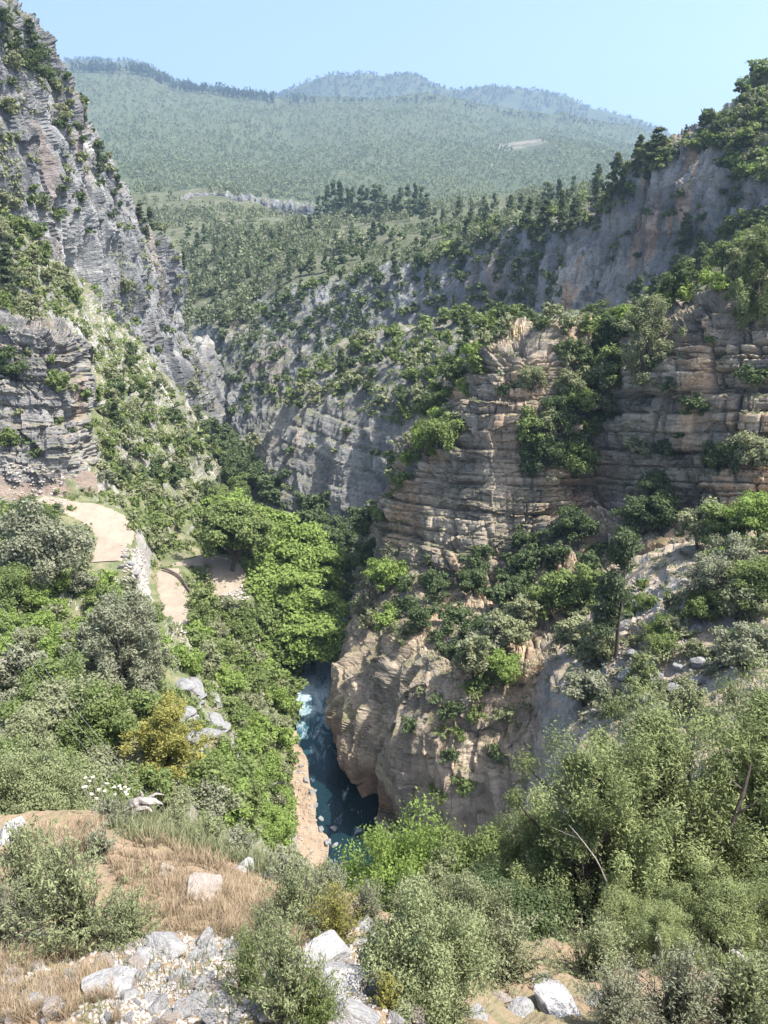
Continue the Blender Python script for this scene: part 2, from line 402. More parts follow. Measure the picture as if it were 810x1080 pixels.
# ------------------------------------------------------------------ terrain
def d_bedded(seed, amp=1.0, dip=(0, 0)):
    def f(p, n):
        x, y, z = p.T
        d = strata(p, [(4.6, 1.9, 9, .6), (1.75, 1.15, 3.6, .8), (.7, .42, 1.6, .85)], seed, dip) * (.15 + 1.5 * vn(x / 7, y / 7, z / 6, seed + 30))
        wx = x + 1.5 * fbm(x / 4, y / 4, z / 4, 2, seed + 31); wz = z + .24 * y + 1.5 * fbm(x / 5, y / 5, z / 5, 2, seed + 32)
        d += 1.5 * (cells(wx / 4.5, (y + .5 * z) / 4.5, wz / 3.6, seed + 33) - .5) + .7 * (cells(wx / 1.9 + 9, y / 2, wz / 1.5, seed + 34) - .5)
        d += 2.6 * fbm(x / 13, y / 13, z / 30, 3, seed + 9) + 0.55 * fbm(x / 2.5, y / 2.5, z / 4, 3, seed + 13)
        return d * amp
    return f
def d_fluted(seed, a1=2.5, a2=.9, bed=.5, w=7.0):
    def f(p, n):
        x, y, z = p.T
        wx = x + 2 * fbm(x / 9, y / 9, z / 14, 2, seed + 3)
        d = a1 * (ridged(wx / w, y / w, z / (w * 6), 3, seed) - .55) * 2 + a2 * fbm(x / 2.2, y / 2.2, z / 5, 4, seed + 1)
        d += a1 * 1.0 * fbm(x / 22, y / 22, z / 18, 3, seed + 7)
        if bed: d += bed * strata(p, [(4.5, 1.6, 10, .5), (1.6, .7, 4, .5)], seed + 2, (0, 0), 3)
        return d
    return f
def d_slope(seed, a=1.2, s=9.0, out=1.0):
    def f(p, n):
        x, y, z = p.T
        d = a * fbm(x / s, y / s, z / s, 4, seed)
        o = np.clip(fbm(x / (s * 1.6), y / (s * 1.6), z / s, 3, seed + 4) * 2.2 - .1, 0, 1)     # rock ribs break through
        d += out * o * (1.0 + strata(p, [(1.5, .9, 4, .6), (.6, .45, 1.8, .6)], seed + 8))
        return d
    return f

# --- far mountain ridge, two kilometres and more away
cols = [-200, -60, 50, 110, 150, 185, 235, 280, 310, 350, 400, 440, 462, 490, 515, 560, 600, 640, 690, 740, 820, 950]
rid = [64, 66, 66, 67, 66, 84, 98, 101, 93, 84, 78, 81, 94, 97, 91, 98, 104, 121, 135, 150, 175, 200]
def mt_disp(p, n):
    x, y, z = p.T
    return 14 * fbm(x / 260, y / 260, z / 200, 4, 31) + 26 * (ridged((x + 40 * fbm(x / 200, y / 200, z / 200, 2, 33)) / 170, y / 700, z / 900, 2, 34) - .6)
sheet('mountain', [[(c, 330, 2000) for c in cols], [(c, .5 * (r + 250), 2300) for c, r in zip(cols, rid)], [(c, r + 34, 2900) for c, r in zip(cols, rid)], [(c, r + 2, 3050) for c, r in zip(cols, rid)], [(c, r + 3, 3150) for c, r in zip(cols, rid)], [(c, r + 60, 3700) for c, r in zip(cols, rid)]],
      3, lambda p, n: mt_disp(p, n) + 22 * (ridged(p[:, 0] / 120, p[:, 1] / 120, p[:, 2] / 300, 3, 5) - .5), M['mountain'])
cols = [-200, -50, 50, 100, 150, 190, 240, 280, 340, 405, 465, 530, 605, 650, 690, 760, 900]
rid2 = [75, 74, 73, 72, 75, 91, 98, 103, 104, 103, 104, 118, 124, 136, 150, 175, 215]
sheet('mountain_slope', [[(c, 330, 560) for c in cols], [(c, 262, 640) for c in cols], [(c, 232 - .0 * r, 800) for c, r in zip(cols, rid2)], [(c, 190 + .1 * (r - 100), 1080) for c, r in zip(cols, rid2)],
       [(c, 150 + .35 * (r - 100), 1450) for c, r in zip(cols, rid2)], [(c, r + 14, 1900) for c, r in zip(cols, rid2)], [(c, r, 2100) for c, r in zip(cols, rid2)], [(c, r + 40, 2400) for c, r in zip(cols, rid2)]],
      3, mt_disp, M['mountain'])
SKEW = lambda c, y: y - ((c - 350) * .13 if c < 650 else 0)
# --- wooded shelf above the gorge, with a low cliff band at its back
cols = [120, 170, 215, 260, 300, 350, 400, 440, 480, 530, 580, 640, 720, 900]
top = [350, 345, 335, 330, 312, 298, 290, 279, 266, 245, 243, 225, 190, 160]
sheet('wooded_shelf', [[(c, t + 25, SKEW(c, y)) for c, t, y in zip(cols, top, [300] * 4 + [288, 282, 276, 270, 262, 254, 250, 246, 230, 200])],
       [(c, t, SKEW(c, y)) for c, t, y in zip(cols, top, [304] * 4 + [290, 284, 278, 272, 264, 256, 252, 249, 235, 205])],
       [(c, t, SKEW(c, 350)) for c, t in zip(cols, [300, 296, 290, 280, 274, 268, 262, 255, 246, 232, 222, 208, 180, 150])],
       [(c, t, 440 + 0 * t) for c, t in zip(cols, [262, 258, 252, 247, 243, 240, 236, 231, 225, 218, 210, 197, 172, 145])],
       [(c, t, 560 + 0 * t) for c, t in zip(cols, [228, 226, 224, 226, 229, 228, 224, 220, 217, 212, 205, 196, 174, 148])],
       [(c, t, 640 + 0 * t) for c, t in zip(cols, [205, 203, 200, 208, 222, 226, 222, 219, 216, 214, 208, 200, 180, 155])],
       [(c, t, 760 + 0 * t) for c, t in zip(cols, [262] * 14)]],
      2.2, lambda p, n: 3.0 * fbm(p[:, 0] / 45, p[:, 1] / 45, p[:, 2] / 40, 4, 41) + 2.5 * np.clip(fbm(p[:, 0] / 30, p[:, 1] / 30, p[:, 2] / 30, 3, 44) * 2 - .3, 0, 1), M['forest_floor'], up=True)
# --- back wall of the gorge
cols = [150, 195, 225, 250, 300, 350, 400, 450, 490, 540, 600, 660]
sheet('gorge_back_wall', [[(c, 530, SKEW(c, y)) for c, y in zip(cols, [248, 244, 236, 232, 234, 236, 236, 234, 230, 226, 220, 215])],
       [(c, t, SKEW(c, y)) for c, t, y in zip(cols, [470, 472, 476, 476, 460, 455, 450, 440, 430, 420, 410, 400], [256, 250, 240, 236, 240, 242, 242, 240, 236, 232, 226, 220])],
       [(c, t, SKEW(c, y)) for c, t, y in zip(cols, [410, 410, 412, 410, 398, 385, 370, 360, 350, 335, 325, 310], [275, 268, 256, 250, 252, 252, 252, 250, 246, 242, 238, 230])],
       [(c, t, SKEW(c, y)) for c, t, y in zip(cols, [360, 358, 352, 346, 332, 318, 310, 298, 286, 268, 262, 250], [296, 290, 282, 276, 274, 270, 266, 262, 255, 248, 244, 240])],
       [(c, t, SKEW(c, y)) for c, t, y in zip(cols, [345, 340, 332, 326, 308, 294, 286, 275, 262, 241, 238, 222], [306, 303, 300, 298, 290, 284, 278, 272, 264, 256, 252, 249])],
       [(c, t, SKEW(c, y)) for c, t, y in zip(cols, [350, 345, 338, 332, 314, 300, 292, 281, 268, 247, 244, 230], [318, 315, 312, 310, 302, 296, 290, 284, 276, 268, 264, 260])]],
      1.6, d_fluted(51, 2.4, 2.0, .3, 8), M['cliff_far'])
# --- tall streaked wall, upper right
cols = [572, 588, 604, 622, 645, 665, 690, 715, 745, 770, 800, 850, 930]
bas = [352, 356, 354, 348, 340, 330, 318, 305, 288, 272, 258, 240, 220]
topw = [290, 268, 250, 232, 212, 194, 168, 158, 156, 150, 150, 120, 90]
yb = [206, 202, 199, 196, 192, 188, 183, 178, 172, 167, 161, 154, 143]
sheet('streaked_cliff', [[(c, b + 30, y - 1) for c, b, y in zip(cols, bas, yb)], [(c, b, y) for c, b, y in zip(cols, bas, yb)],
       [(c, b + (t - b) * .35, y + 5) for c, b, t, y in zip(cols, bas, topw, yb)], [(c, b + (t - b) * .7, y + 10) for c, b, t, y in zip(cols, bas, topw, yb)],
       [(c, t, y + 15) for c, t, y in zip(cols, topw, yb)],
       [(c, t - (0, 0, 1, 3, 5, 6, 8, 10, 22, 36, 48, 34, 30)[i], y + 30) for i, (c, t, y) in enumerate(zip(cols, topw, yb))],
       [(c, t + 4 - (0, 0, 1, 3, 5, 6, 8, 10, 22, 36, 48, 34, 30)[i], y + 40) for i, (c, t, y) in enumerate(zip(cols, topw, yb))],
       [(c, t + 60, y + 70) for c, t, y in zip(cols, topw, yb)]],
      1.6, lambda p, n: d_fluted(61, 2.6, 1.7, .35, 5)(p, n) + .9 * (cells(p[:, 0] / 3 + .6 * fbm(p[:, 0] / 4, p[:, 1] / 4, p[:, 2] / 6, 2, 66), p[:, 1] / 3, p[:, 2] / 6 + fbm(p[:, 0] / 5, p[:, 1] / 5, p[:, 2] / 5, 2, 67), 68) - .5), M['cliff_grey'])
# --- wooded spur in the middle of the gorge, with a pale cliff at its foot
sheet('middle_spur', [
    [(262, 585, 186), (285, 590, 172), (318, 596, 164), (350, 600, 160), (385, 604, 156), (420, 604, 150), (470, 600, 140), (540, 590, 132), (640, 575, 125)],
    [(264, 520, 196), (283, 545, 178), (312, 552, 171), (345, 556, 167), (380, 556, 162), (420, 540, 156), (470, 520, 147), (540, 500, 138), (640, 480, 132)],
    [(268, 480, 203), (286, 495, 186), (310, 490, 179), (340, 478, 175), (375, 472, 169), (420, 465, 162), (470, 450, 154), (540, 430, 146), (640, 420, 140)],
    [(276, 462, 209), (292, 458, 195), (314, 440, 188), (345, 428, 182), (382, 420, 176), (425, 412, 168), (475, 398, 160), (540, 380, 152), (640, 372, 145)],
    [(284, 448, 213), (300, 425, 206), (325, 400, 202), (355, 385, 198), (392, 376, 193), (432, 368, 185), (480, 360, 176), (545, 352, 166), (640, 345, 158)],
    [(292, 436, 217), (310, 408, 214), (338, 378, 212), (368, 360, 210), (405, 352, 207), (445, 346, 203), (500, 338, 198), (560, 336, 194), (650, 332, 185)],
    [(300, 450, 224), (318, 425, 224), (345, 400, 224), (375, 385, 224), (412, 378, 222), (450, 375, 220), (505, 370, 216), (565, 365, 212), (655, 360, 205)]],
    1.6, lambda p, n: d_fluted(71, 1.8, 1.2, .6, 5)(p, n), M['spur'])
# --- near right cliff: bedded buttress, shrubby ledge, overhanging foot in the river
sheet('bedded_cliff', [
    [(392, 760, 112), (388, 766, 96), (368, 800, 83), (392, 860, 71), (430, 905, 65), (480, 910, 63), (540, 900, 62), (600, 890, 60), (680, 870, 58), (780, 840, 54), (950, 800, 50)],
    [(392, 735, 112), (386, 745, 97), (376, 795, 83.5), (404, 845, 72.5), (440, 872, 67), (485, 872, 64.5), (540, 865, 63), (600, 855, 61), (680, 835, 59), (780, 810, 55), (950, 780, 51)],
    [(392, 712, 113), (362, 726, 94), (358, 772, 81), (388, 800, 73.5), (435, 812, 66.5), (482, 815, 64), (540, 815, 62.5), (600, 800, 61), (680, 780, 59), (780, 760, 56), (950, 740, 52)],
    [(392, 680, 115), (372, 692, 99), (364, 715, 87), (392, 738, 78), (435, 750, 68.5), (482, 758, 66), (540, 760, 64.5), (600, 745, 63.5), (680, 725, 62), (780, 705, 59), (950, 690, 54)],
    [(396, 650, 118), (380, 660, 104), (380, 670, 93), (406, 682, 84), (440, 692, 73), (490, 700, 69), (545, 700, 67.5), (605, 685, 68), (685, 660, 67), (780, 640, 64), (950, 610, 58)],
    [(404, 610, 124), (384, 622, 112), (392, 625, 102), (416, 628, 94), (450, 632, 86), (495, 640, 82), (550, 640, 80), (610, 625, 79), (690, 600, 77), (785, 580, 73), (950, 550, 66)],
    [(412, 580, 129), (384, 590, 117), (398, 590, 107), (422, 590, 99), (455, 588, 92), (500, 588, 88), (558, 584, 86), (622, 572, 87), (695, 555, 83), (785, 532, 78), (950, 505, 72)],
    [(424, 535, 135), (394, 540, 122), (404, 535, 111), (428, 530, 102), (462, 530, 96), (506, 530, 91.5), (564, 528, 89.5), (622, 520, 93), (698, 505, 86), (785, 480, 80), (950, 450, 73)],
    [(438, 490, 140), (412, 495, 127), (422, 485, 115), (442, 478, 105), (472, 478, 99), (514, 476, 93), (572, 476, 91.5), (622, 470, 96), (698, 452, 88), (782, 425, 81), (950, 395, 74)],
    [(452, 450, 145), (440, 450, 133), (455, 440, 119), (470, 432, 109), (488, 424, 102), (522, 420, 94.5), (580, 420, 93.5), (622, 425, 101), (695, 400, 90), (782, 368, 83), (950, 340, 76)],
    [(470, 415, 150), (474, 408, 140), (482, 396, 126), (490, 385, 114), (502, 374, 106), (536, 368, 97.5), (590, 368, 97), (622, 385, 107), (690, 362, 93), (778, 326, 86), (950, 300, 78)],
    [(484, 398, 155), (492, 388, 147), (500, 376, 134), (508, 367, 122), (522, 360, 112), (552, 355, 103), (600, 353, 103), (634, 372, 112), (690, 348, 98), (775, 311, 90), (950, 285, 82)],
    [(498, 392, 162), (505, 380, 155), (513, 368, 146), (522, 358, 136), (535, 352, 126), (565, 349, 118), (608, 347, 118), (640, 358, 124), (695, 335, 110), (775, 302, 100), (950, 272, 90)],
    [(530, 400, 175), (540, 395, 172), (545, 390, 168), (552, 384, 165), (565, 380, 160), (590, 375, 155), (630, 372, 153), (660, 372, 152), (710, 350, 142), (790, 312, 130), (950, 280, 115)]],
    1.1, lambda p, n: d_bedded(81, 1.0, (.0, .24))(p, n) * (0.08 + 0.92 * np.clip((p[:, 2] - 18.5) / 3, 0, 1)) + (4.2 * (ridged(p[:, 0] / 6 + .4 * fbm(p[:, 0] / 8, p[:, 1] / 8, p[:, 2] / 8, 2, 84), p[:, 1] / 6, p[:, 2] / 38, 4, 83) - .5) + 1.0 * fbm(p[:, 0] / 1.4, p[:, 1] / 1.4, p[:, 2] / 9, 4, 85) + .9 * (cells(p[:, 0] / 2.4 + .5 * fbm(p[:, 0] / 3, p[:, 1] / 3, p[:, 2] / 6, 2, 86), p[:, 1] / 2.4, p[:, 2] / 4 + fbm(p[:, 0] / 4, p[:, 1] / 4, p[:, 2] / 6, 2, 87), 88) - .5)) * np.clip((23 - p[:, 2]) / 6, 0, 1), M['cliff_tan'])
# --- wooded slope between that cliff's top and the streaked wall
sheet('wooded_slope', [
    [(540, 385, 150), (600, 368, 140), (640, 372, 138), (700, 345, 124), (760, 318, 112), (820, 300, 106), (950, 280, 98)],
    [(540, 362, 165), (600, 350, 150), (645, 348, 146), (700, 328, 134), (760, 304, 122), (820, 285, 114), (950, 262, 104)],
    [(545, 350, 190), (605, 342, 178), (650, 335, 168), (705, 312, 155), (765, 280, 142), (825, 258, 132), (950, 235, 118)],
    [(555, 344, 222), (610, 336, 210), (655, 322, 197), (710, 298, 184), (768, 262, 170), (830, 238, 158), (950, 215, 140)],
    [(555, 350, 240), (610, 342, 230), (655, 328, 215), (710, 304, 200), (768, 268, 186), (830, 244, 172), (950, 220, 155)]],
    1.8, d_slope(91, 1.5, 10, 1.6), M['slope'], up=True)
# --- stony spur in front of the right cliff
sheet('stony_spur', [
    [(585, 665, 86), (625, 625, 88), (680, 592, 88), (740, 578, 84), (820, 560, 78), (950, 540, 70)],
    [(572, 690, 74), (615, 645, 74), (665, 600, 73), (735, 576, 71), (810, 562, 67), (950, 545, 60)],
    [(566, 715, 67), (610, 670, 67), (655, 625, 66), (725, 598, 64), (800, 584, 60), (950, 570, 54)],
    [(562, 750, 61), (608, 705, 60.5), (650, 668, 59.5), (715, 640, 57.5), (795, 625, 54), (950, 610, 49)],
    [(556, 800, 55), (605, 745, 54), (652, 712, 52.5), (715, 690, 50), (795, 675, 47), (950, 660, 43)],
    [(545, 850, 49), (605, 800, 46.5), (655, 765, 45), (718, 745, 43), (798, 730, 40), (950, 715, 37)],
    [(530, 910, 43), (600, 860, 40), (660, 830, 38), (720, 812, 36), (800, 795, 33), (950, 785, 30)],
    [(520, 1000, 37), (600, 930, 34), (660, 905, 31), (720, 890, 29), (800, 880, 27), (950, 880, 25)],
    [(500, 1060, 35), (590, 1020, 31), (660, 1000, 27), (720, 990, 25), (800, 985, 23), (950, 985, 21)]],
    1.5, lambda p, n: 1.6 * fbm(p[:, 0] / 9, p[:, 1] / 9, p[:, 2] / 9, 3, 101) + .9 * fbm(p[:, 0] / 2.2, p[:, 1] / 2.2, p[:, 2] / 1.6, 4, 102) + .9 * (cells(p[:, 0] / 1.7 + fbm(p[:, 1] / 2, p[:, 2] / 2, p[:, 0] / 4, 2, 107), p[:, 1] / 2.1 + p[:, 2] * .2, p[:, 2] / 1.1 + .4 * fbm(p[:, 0] / 3, p[:, 1] / 3, p[:, 2] / 3, 2, 108), 105) - .5) * np.clip(.2 + 1.6 * fbm(p[:, 0] / 7, p[:, 1] / 7, p[:, 2] / 7, 2, 106), 0, 1), M['terrace'])
# --- left cliff
cl = [
    [(-160, 330, 138), (-60, 320, 142), (0, 310, 148), (40, 320, 156), (80, 345, 166), (120, 380, 178), (155, 410, 192), (185, 440, 208), (212, 475, 222), (236, 500, 232), (262, 480, 262)],
    [(-160, 200, 142), (-60, 220, 146), (0, 235, 152), (40, 262, 160), (80, 300, 171), (120, 345, 184), (155, 380, 198), (185, 415, 214), (210, 445, 228), (232, 472, 238), (258, 460, 265)],
    [(-160, 110, 145), (-60, 130, 150), (0, 150, 156), (40, 190, 165), (80, 235, 176), (118, 290, 190), (152, 330, 204), (182, 365, 219), (206, 400, 233), (229, 440, 242), (254, 430, 268)],
    [(-160, 20, 149), (-60, 50, 155), (0, 78, 161), (40, 125, 170), (78, 180, 182), (114, 235, 196), (148, 280, 210), (178, 318, 224), (202, 355, 238), (224, 405, 247), (248, 400, 270)],
    [(-160, -70, 156), (-60, -25, 162), (0, 18, 168), (34, 62, 178), (70, 120, 190), (104, 170, 204), (138, 220, 217), (170, 262, 230), (196, 300, 244), (218, 370, 252), (240, 375, 272)],
    [(-160, -95, 165), (-60, -45, 171), (0, 2, 177), (36, 42, 187), (72, 100, 200), (106, 148, 214), (140, 196, 227), (174, 240, 240), (202, 272, 253), (214, 345, 258), (232, 360, 275)],
    [(-160, -60, 195), (-60, -15, 201), (0, 35, 207), (36, 75, 217), (72, 130, 230), (106, 180, 244), (140, 225, 257), (172, 270, 268), (198, 310, 278), (208, 375, 282), (226, 380, 292)]]
cl = [[(x - (0, 0, 0, 2, 5, 9, 13, 16, 18, 18, 10)[i_], y, d) for i_, (x, y, d) in enumerate(r)] for r in cl]
sheet('left_cliff', cl, 1.5, lambda p, n: d_fluted(111, 3.2, 1.7, .08, 5.0)(p, n) - .8 + 1.3 * fbm(p[:, 0] / 2.0, p[:, 1] / 2.0, p[:, 2] / 9, 4, 119) + 1.6 * (cells(p[:, 0] / 4 + 1.3 * fbm(p[:, 0] / 4, p[:, 1] / 4, p[:, 2] / 4, 4, 116), p[:, 1] / 4, p[:, 2] / 9 + fbm(p[:, 0] / 6, p[:, 1] / 6, p[:, 2] / 6, 2, 117), 118) - .5), M['cliff_left'])
TRACKS = [[(40, 527, 104, 2.4), (70, 533, 103.6, 2.8), (98, 541, 102.6, 3.4), (118, 555, 99.5, 3.0), (120, 572, 95.5, 2.4), (112, 592, 90, 2.2)],
          [(176, 690, 81, 1.6), (184, 664, 86, 2.1), (187, 640, 91, 2.3), (181, 618, 96, 2.3), (178, 600, 101, 1.7)],
          [(182, 598, 106, 1.5), (205, 592, 108, 1.9), (226, 592, 109, 2.9), (240, 606, 106, 3.3), (243, 628, 102, 2.6)]]
def track_line(pts, k=90):
    A = np.array(pts, float); t = np.linspace(0, len(pts) - 1, k)
    return pchip(P(A[:, 0], A[:, 1], A[:, 2]), t), pchip(A[:, 3:4], t)[:, 0]
def carve(p):
    """cut and fill: level the slope under each stretch of track"""
    z = p[:, 2].copy()
    for pts in TRACKS:
        C, w = track_line(pts)
        m = np.nonzero((np.abs(p[:, 0] - C[:, 0].mean()) < 25) & (np.abs(p[:, 1] - C[:, 1].mean()) < 25))[0]
        d2 = (p[m, None, 0] - C[None, :, 0]) ** 2 + (p[m, None, 1] - C[None, :, 1]) ** 2
        k = d2.argmin(1); d = np.sqrt(d2[np.arange(len(m)), k]); wig = 1.0 * fbm(p[m, 0] / 1.5, p[m, 1] / 1.5, 0 * d, 3, 163)
        t = np.clip((d - w[k] - .2 + wig * .4) / 2.6, 0, 1); t = t * t * (3 - 2 * t)
        z[m] = (C[k, 2] - .12) * (1 - t) + z[m] * t
    return z
def ribbon(name, pts, mat):
    Cc, w = track_line(pts)
    tan = np.gradient(Cc, axis=0); side = np.stack([tan[:, 1], -tan[:, 0], 0 * tan[:, 0]], -1); side /= np.linalg.norm(side, axis=1, keepdims=True)
    s = np.linspace(-1, 1, 25)
    wob = 1 + .22 * fbm(Cc[:, 0] / 1.6, Cc[:, 1] / 1.6, Cc[:, 2] * 0, 3, 160)[:, None] * np.sign(s)[None] + .12 * fbm(Cc[:, 0] / .5, Cc[:, 1] / .5, Cc[:, 2] * 0 + 5, 2, 164)[:, None]
    G = Cc[:, None, :] + side[:, None, :] * (s[None, :] * w[:, None] * wob)[..., None]
    q = G.reshape(-1, 3); q[:, 2] += .10 * fbm(q[:, 0] / 2, q[:, 1] / 2, 0 * q[:, 2], 3, 161) - np.tile(.35 * np.abs(s) ** 8, len(G))
    nv_, nu_ = G.shape[:2]; idx = np.arange(nv_ * nu_).reshape(nv_, nu_)
    f = np.stack([idx[:-1, :-1], idx[:-1, 1:], idx[1:, 1:], idx[1:, :-1]], -1).reshape(-1, 4)
    Nf = vnormals(q.reshape(nv_, nu_, 3)).reshape(-1, 3)
    if Nf[:, 2].mean() < 0: Nf = -Nf; f = f[:, ::-1]
    o = link(name, make_mesh(name, q, f, mats=[mat])); tag(o, kind='structure')
    SHEETS.append((name, q.astype(np.float32), Nf.astype(np.float32)))
# --- long left slope from the riverside up to the foot of the left cliff
sl = [
    [(-200, 920, 17), (0, 910, 18), (90, 905, 18), (180, 915, 19), (260, 950, 22), (345, 1000, 30)],
    [(-200, 800, 30), (0, 815, 30), (90, 825, 30), (175, 845, 31), (262, 895, 36), (338, 938, 56)],
    [(-200, 730, 45), (0, 745, 45), (90, 752, 46), (180, 775, 47), (254, 820, 54), (318, 893, 66)],
    [(-200, 675, 58), (0, 685, 58), (90, 690, 60), (180, 705, 62), (255, 745, 72), (308, 825, 77)],
    [(-200, 625, 72), (0, 632, 72), (90, 640, 75), (180, 658, 80), (250, 690, 88), (312, 752, 91)],
    [(-200, 585, 84), (0, 594, 84), (85, 600, 87), (165, 625, 91), (240, 655, 99), (322, 700, 104)],
    [(-200, 555, 93), (0, 562, 93), (85, 565, 96), (155, 590, 101), (238, 625, 108), (330, 660, 112)],
    [(-200, 525, 102), (0, 530, 102), (85, 530, 106), (152, 560, 112), (230, 588, 120), (320, 612, 130)],
    [(-200, 480, 110), (0, 485, 111), (85, 495, 116), (155, 525, 124), (228, 550, 136), (290, 580, 150)],
    [(-200, 410, 118), (0, 415, 119), (88, 440, 127), (160, 480, 140), (220, 515, 160), (262, 545, 182)],
    [(-200, 330, 126), (0, 335, 127), (82, 378, 140), (160, 435, 160), (212, 485, 186), (246, 520, 208)],
    [(-200, 250, 136), (0, 262, 140), (78, 318, 160), (150, 388, 184), (208, 455, 216), (242, 500, 234)],
    [(-200, 190, 150), (0, 220, 156), (74, 285, 176), (145, 360, 200), (205, 430, 232), (240, 490, 250)]]
def left_disp(p, n):
    q = p + n * d_slope(121, 1.3, 7, 2.2)(p, n)[:, None]
    q = q + n * (.25 * fbm(q[:, 0] / 1.1, q[:, 1] / 1.1, q[:, 2] / 1.1, 3, 127))[:, None]
    q[:, 2] = carve(q)
    return q - p
sheet('left_slope', sl, 1.5, left_disp, M['slope'])
# --- blocky bedded outcrop on the left
sheet('bedded_outcrop', [
    [(-120, 530, 104), (-30, 520, 105), (30, 512, 106), (70, 510, 109), (96, 508, 114), (104, 500, 122)],
    [(-120, 490, 104.5), (-30, 485, 105.5), (30, 482, 107), (70, 482, 110), (95, 480, 115), (104, 470, 123)],
    [(-120, 430, 107), (-30, 430, 108), (30, 435, 109.5), (66, 440, 112), (91, 440, 117), (100, 435, 125)],
    [(-120, 370, 109), (-30, 375, 110), (26, 385, 112), (62, 395, 114.5), (88, 398, 119), (98, 400, 127)],
    [(-120, 325, 111), (-30, 330, 112), (20, 342, 114), (56, 350, 117), (82, 360, 122), (96, 370, 130)],
    [(-120, 315, 116), (-30, 320, 117), (20, 332, 119), (56, 338, 122), (82, 350, 127), (98, 364, 135)],
    [(-120, 330, 128), (-30, 335, 128), (20, 345, 130), (56, 352, 134), (84, 365, 140), (100, 380, 148)]],
    1.4, lambda p, n: d_bedded(131, .9, (.10, .05))(p, n) + 1.3 * (cells(p[:, 0] / 2.6 + .7 * fbm(p[:, 0] / 3, p[:, 2] / 3, p[:, 1] / 3, 2, 137), p[:, 1] / 3, p[:, 2] / 2.1 + .6 * fbm(p[:, 0] / 4, p[:, 1] / 4, p[:, 2] / 4, 2, 138), 139) - .5), M['outcrop'])
# --- scree apron under it
sheet('scree', [
    [(-60, 560, 96), (0, 548, 100), (35, 536, 104.5), (70, 530, 106.5), (104, 520, 110)],
    [(-60, 530, 99), (0, 525, 102.5), (35, 519, 106), (70, 515, 108), (102, 510, 112)],
    [(-60, 495, 103.5), (0, 492, 106.5), (40, 496, 108.5), (72, 499, 110.3), (100, 500, 114)],
    [(-60, 468, 108), (0, 470, 110), (40, 480, 111.5), (70, 488, 113), (96, 492, 117)]],
    1.2, lambda p, n: 1.0 * fbm(p[:, 0] / 4, p[:, 1] / 4, p[:, 2] / 4, 5, 141) + .35 * fbm(p[:, 0] / .8, p[:, 1] / .8, p[:, 2] / .8, 3, 142), M['scree'])
# --- low cliff band between the shelf and the mountain
sheet('cliff_band', [
    [(190, 224, 585), (215, 226, 596), (245, 226, 594), (290, 232, 590), (320, 236, 586), (350, 238, 582)],
    [(190, 214, 590), (215, 214, 600), (245, 216, 598), (290, 222, 594), (320, 227, 590), (350, 232, 586)],
    [(190, 205, 600), (215, 202, 606), (245, 204, 604), (290, 212, 600), (320, 218, 596), (350, 226, 592)],
    [(190, 206, 640), (215, 203, 646), (245, 205, 644), (290, 213, 640), (320, 219, 636), (350, 227, 632)]],
    1.4, d_fluted(145, 3.0, 1.8, 1.2, 9), M['cliff_far'])
# --- near hillside below the viewpoint
cols = [-220, -60, 40, 120, 190, 260, 330, 400, 470, 560, 650, 740, 840, 960]
ng = [
    ([1400] * 14, [1.6] * 14),
    ([1180] * 14, [3.4] * 14),
    ([1085] * 14, [4.9, 4.8, 4.6, 4.4, 4.3, 4.2, 4.3, 4.5, 4.8, 5.2, 5.6, 5.8, 6, 6]),
    ([1030] * 14, [6.1, 6.0, 5.8, 5.5, 5.3, 5.3, 5.6, 5.9, 6.6, 7.4, 8, 8.4, 8.6, 8.6]),
    ([985] * 14, [7.7, 7.6, 7.3, 7.0, 6.9, 6.9, 7.3, 7.8, 9, 10.4, 11.2, 11.6, 12, 12]),
    ([940, 938, 935, 930, 930, 938, 950, 970, 975, 965, 955, 950, 945, 940], [9.8, 9.7, 9.4, 9.2, 9.0, 8.9, 9.0, 9.0, 11, 14, 15.5, 16, 16, 16]),
    ([890, 888, 885, 885, 893, 910, 932, 962, 980, 965, 945, 930, 920, 915], [12.2, 12.1, 11.9, 11.8, 11.6, 11.0, 10.6, 10.6, 13, 17.5, 20, 21, 21, 21]),
    ([862, 860, 856, 858, 872, 898, 926, 962, 990, 970, 945, 920, 905, 895], [15, 15, 14.8, 14.4, 14, 13.4, 13, 13, 16, 22, 25, 26, 26, 26]),
    ([885, 885, 880, 885, 905, 935, 960, 990, 1010, 985, 955, 925, 905, 890], [17.5, 17.5, 17.5, 17, 16.8, 16.2, 16, 17, 20, 27, 31, 32, 32, 31]),
    ([960] * 5 + [1000, 1020, 1040, 1050, 1010, 980, 950, 930, 910], [20] * 8 + [24, 32, 37, 38, 38, 37])]
sheet('near_hillside', [[(-900, a[0], b[0] * 1.05), (-520, a[0], b[0])] + [(c, p_, y_) for c, p_, y_ in zip(cols, a, b)] + [(1250, a[-1] - 5, b[-1]), (1700, a[-1] - 15, b[-1] * 1.05)] for a, b in ng], 2.0,
      lambda p, n: .22 * fbm(p[:, 0] / 1.6, p[:, 1] / 1.6, p[:, 2] / 1.6, 5, 151) + .10 * fbm(p[:, 0] / .3, p[:, 1] / .3, p[:, 2] / .3, 3, 152), M['near'], up=True)

# --- track: two stretches of a dusty road stepping down the left slope
for pts in TRACKS: ribbon('dirt_track', pts, M['road'])

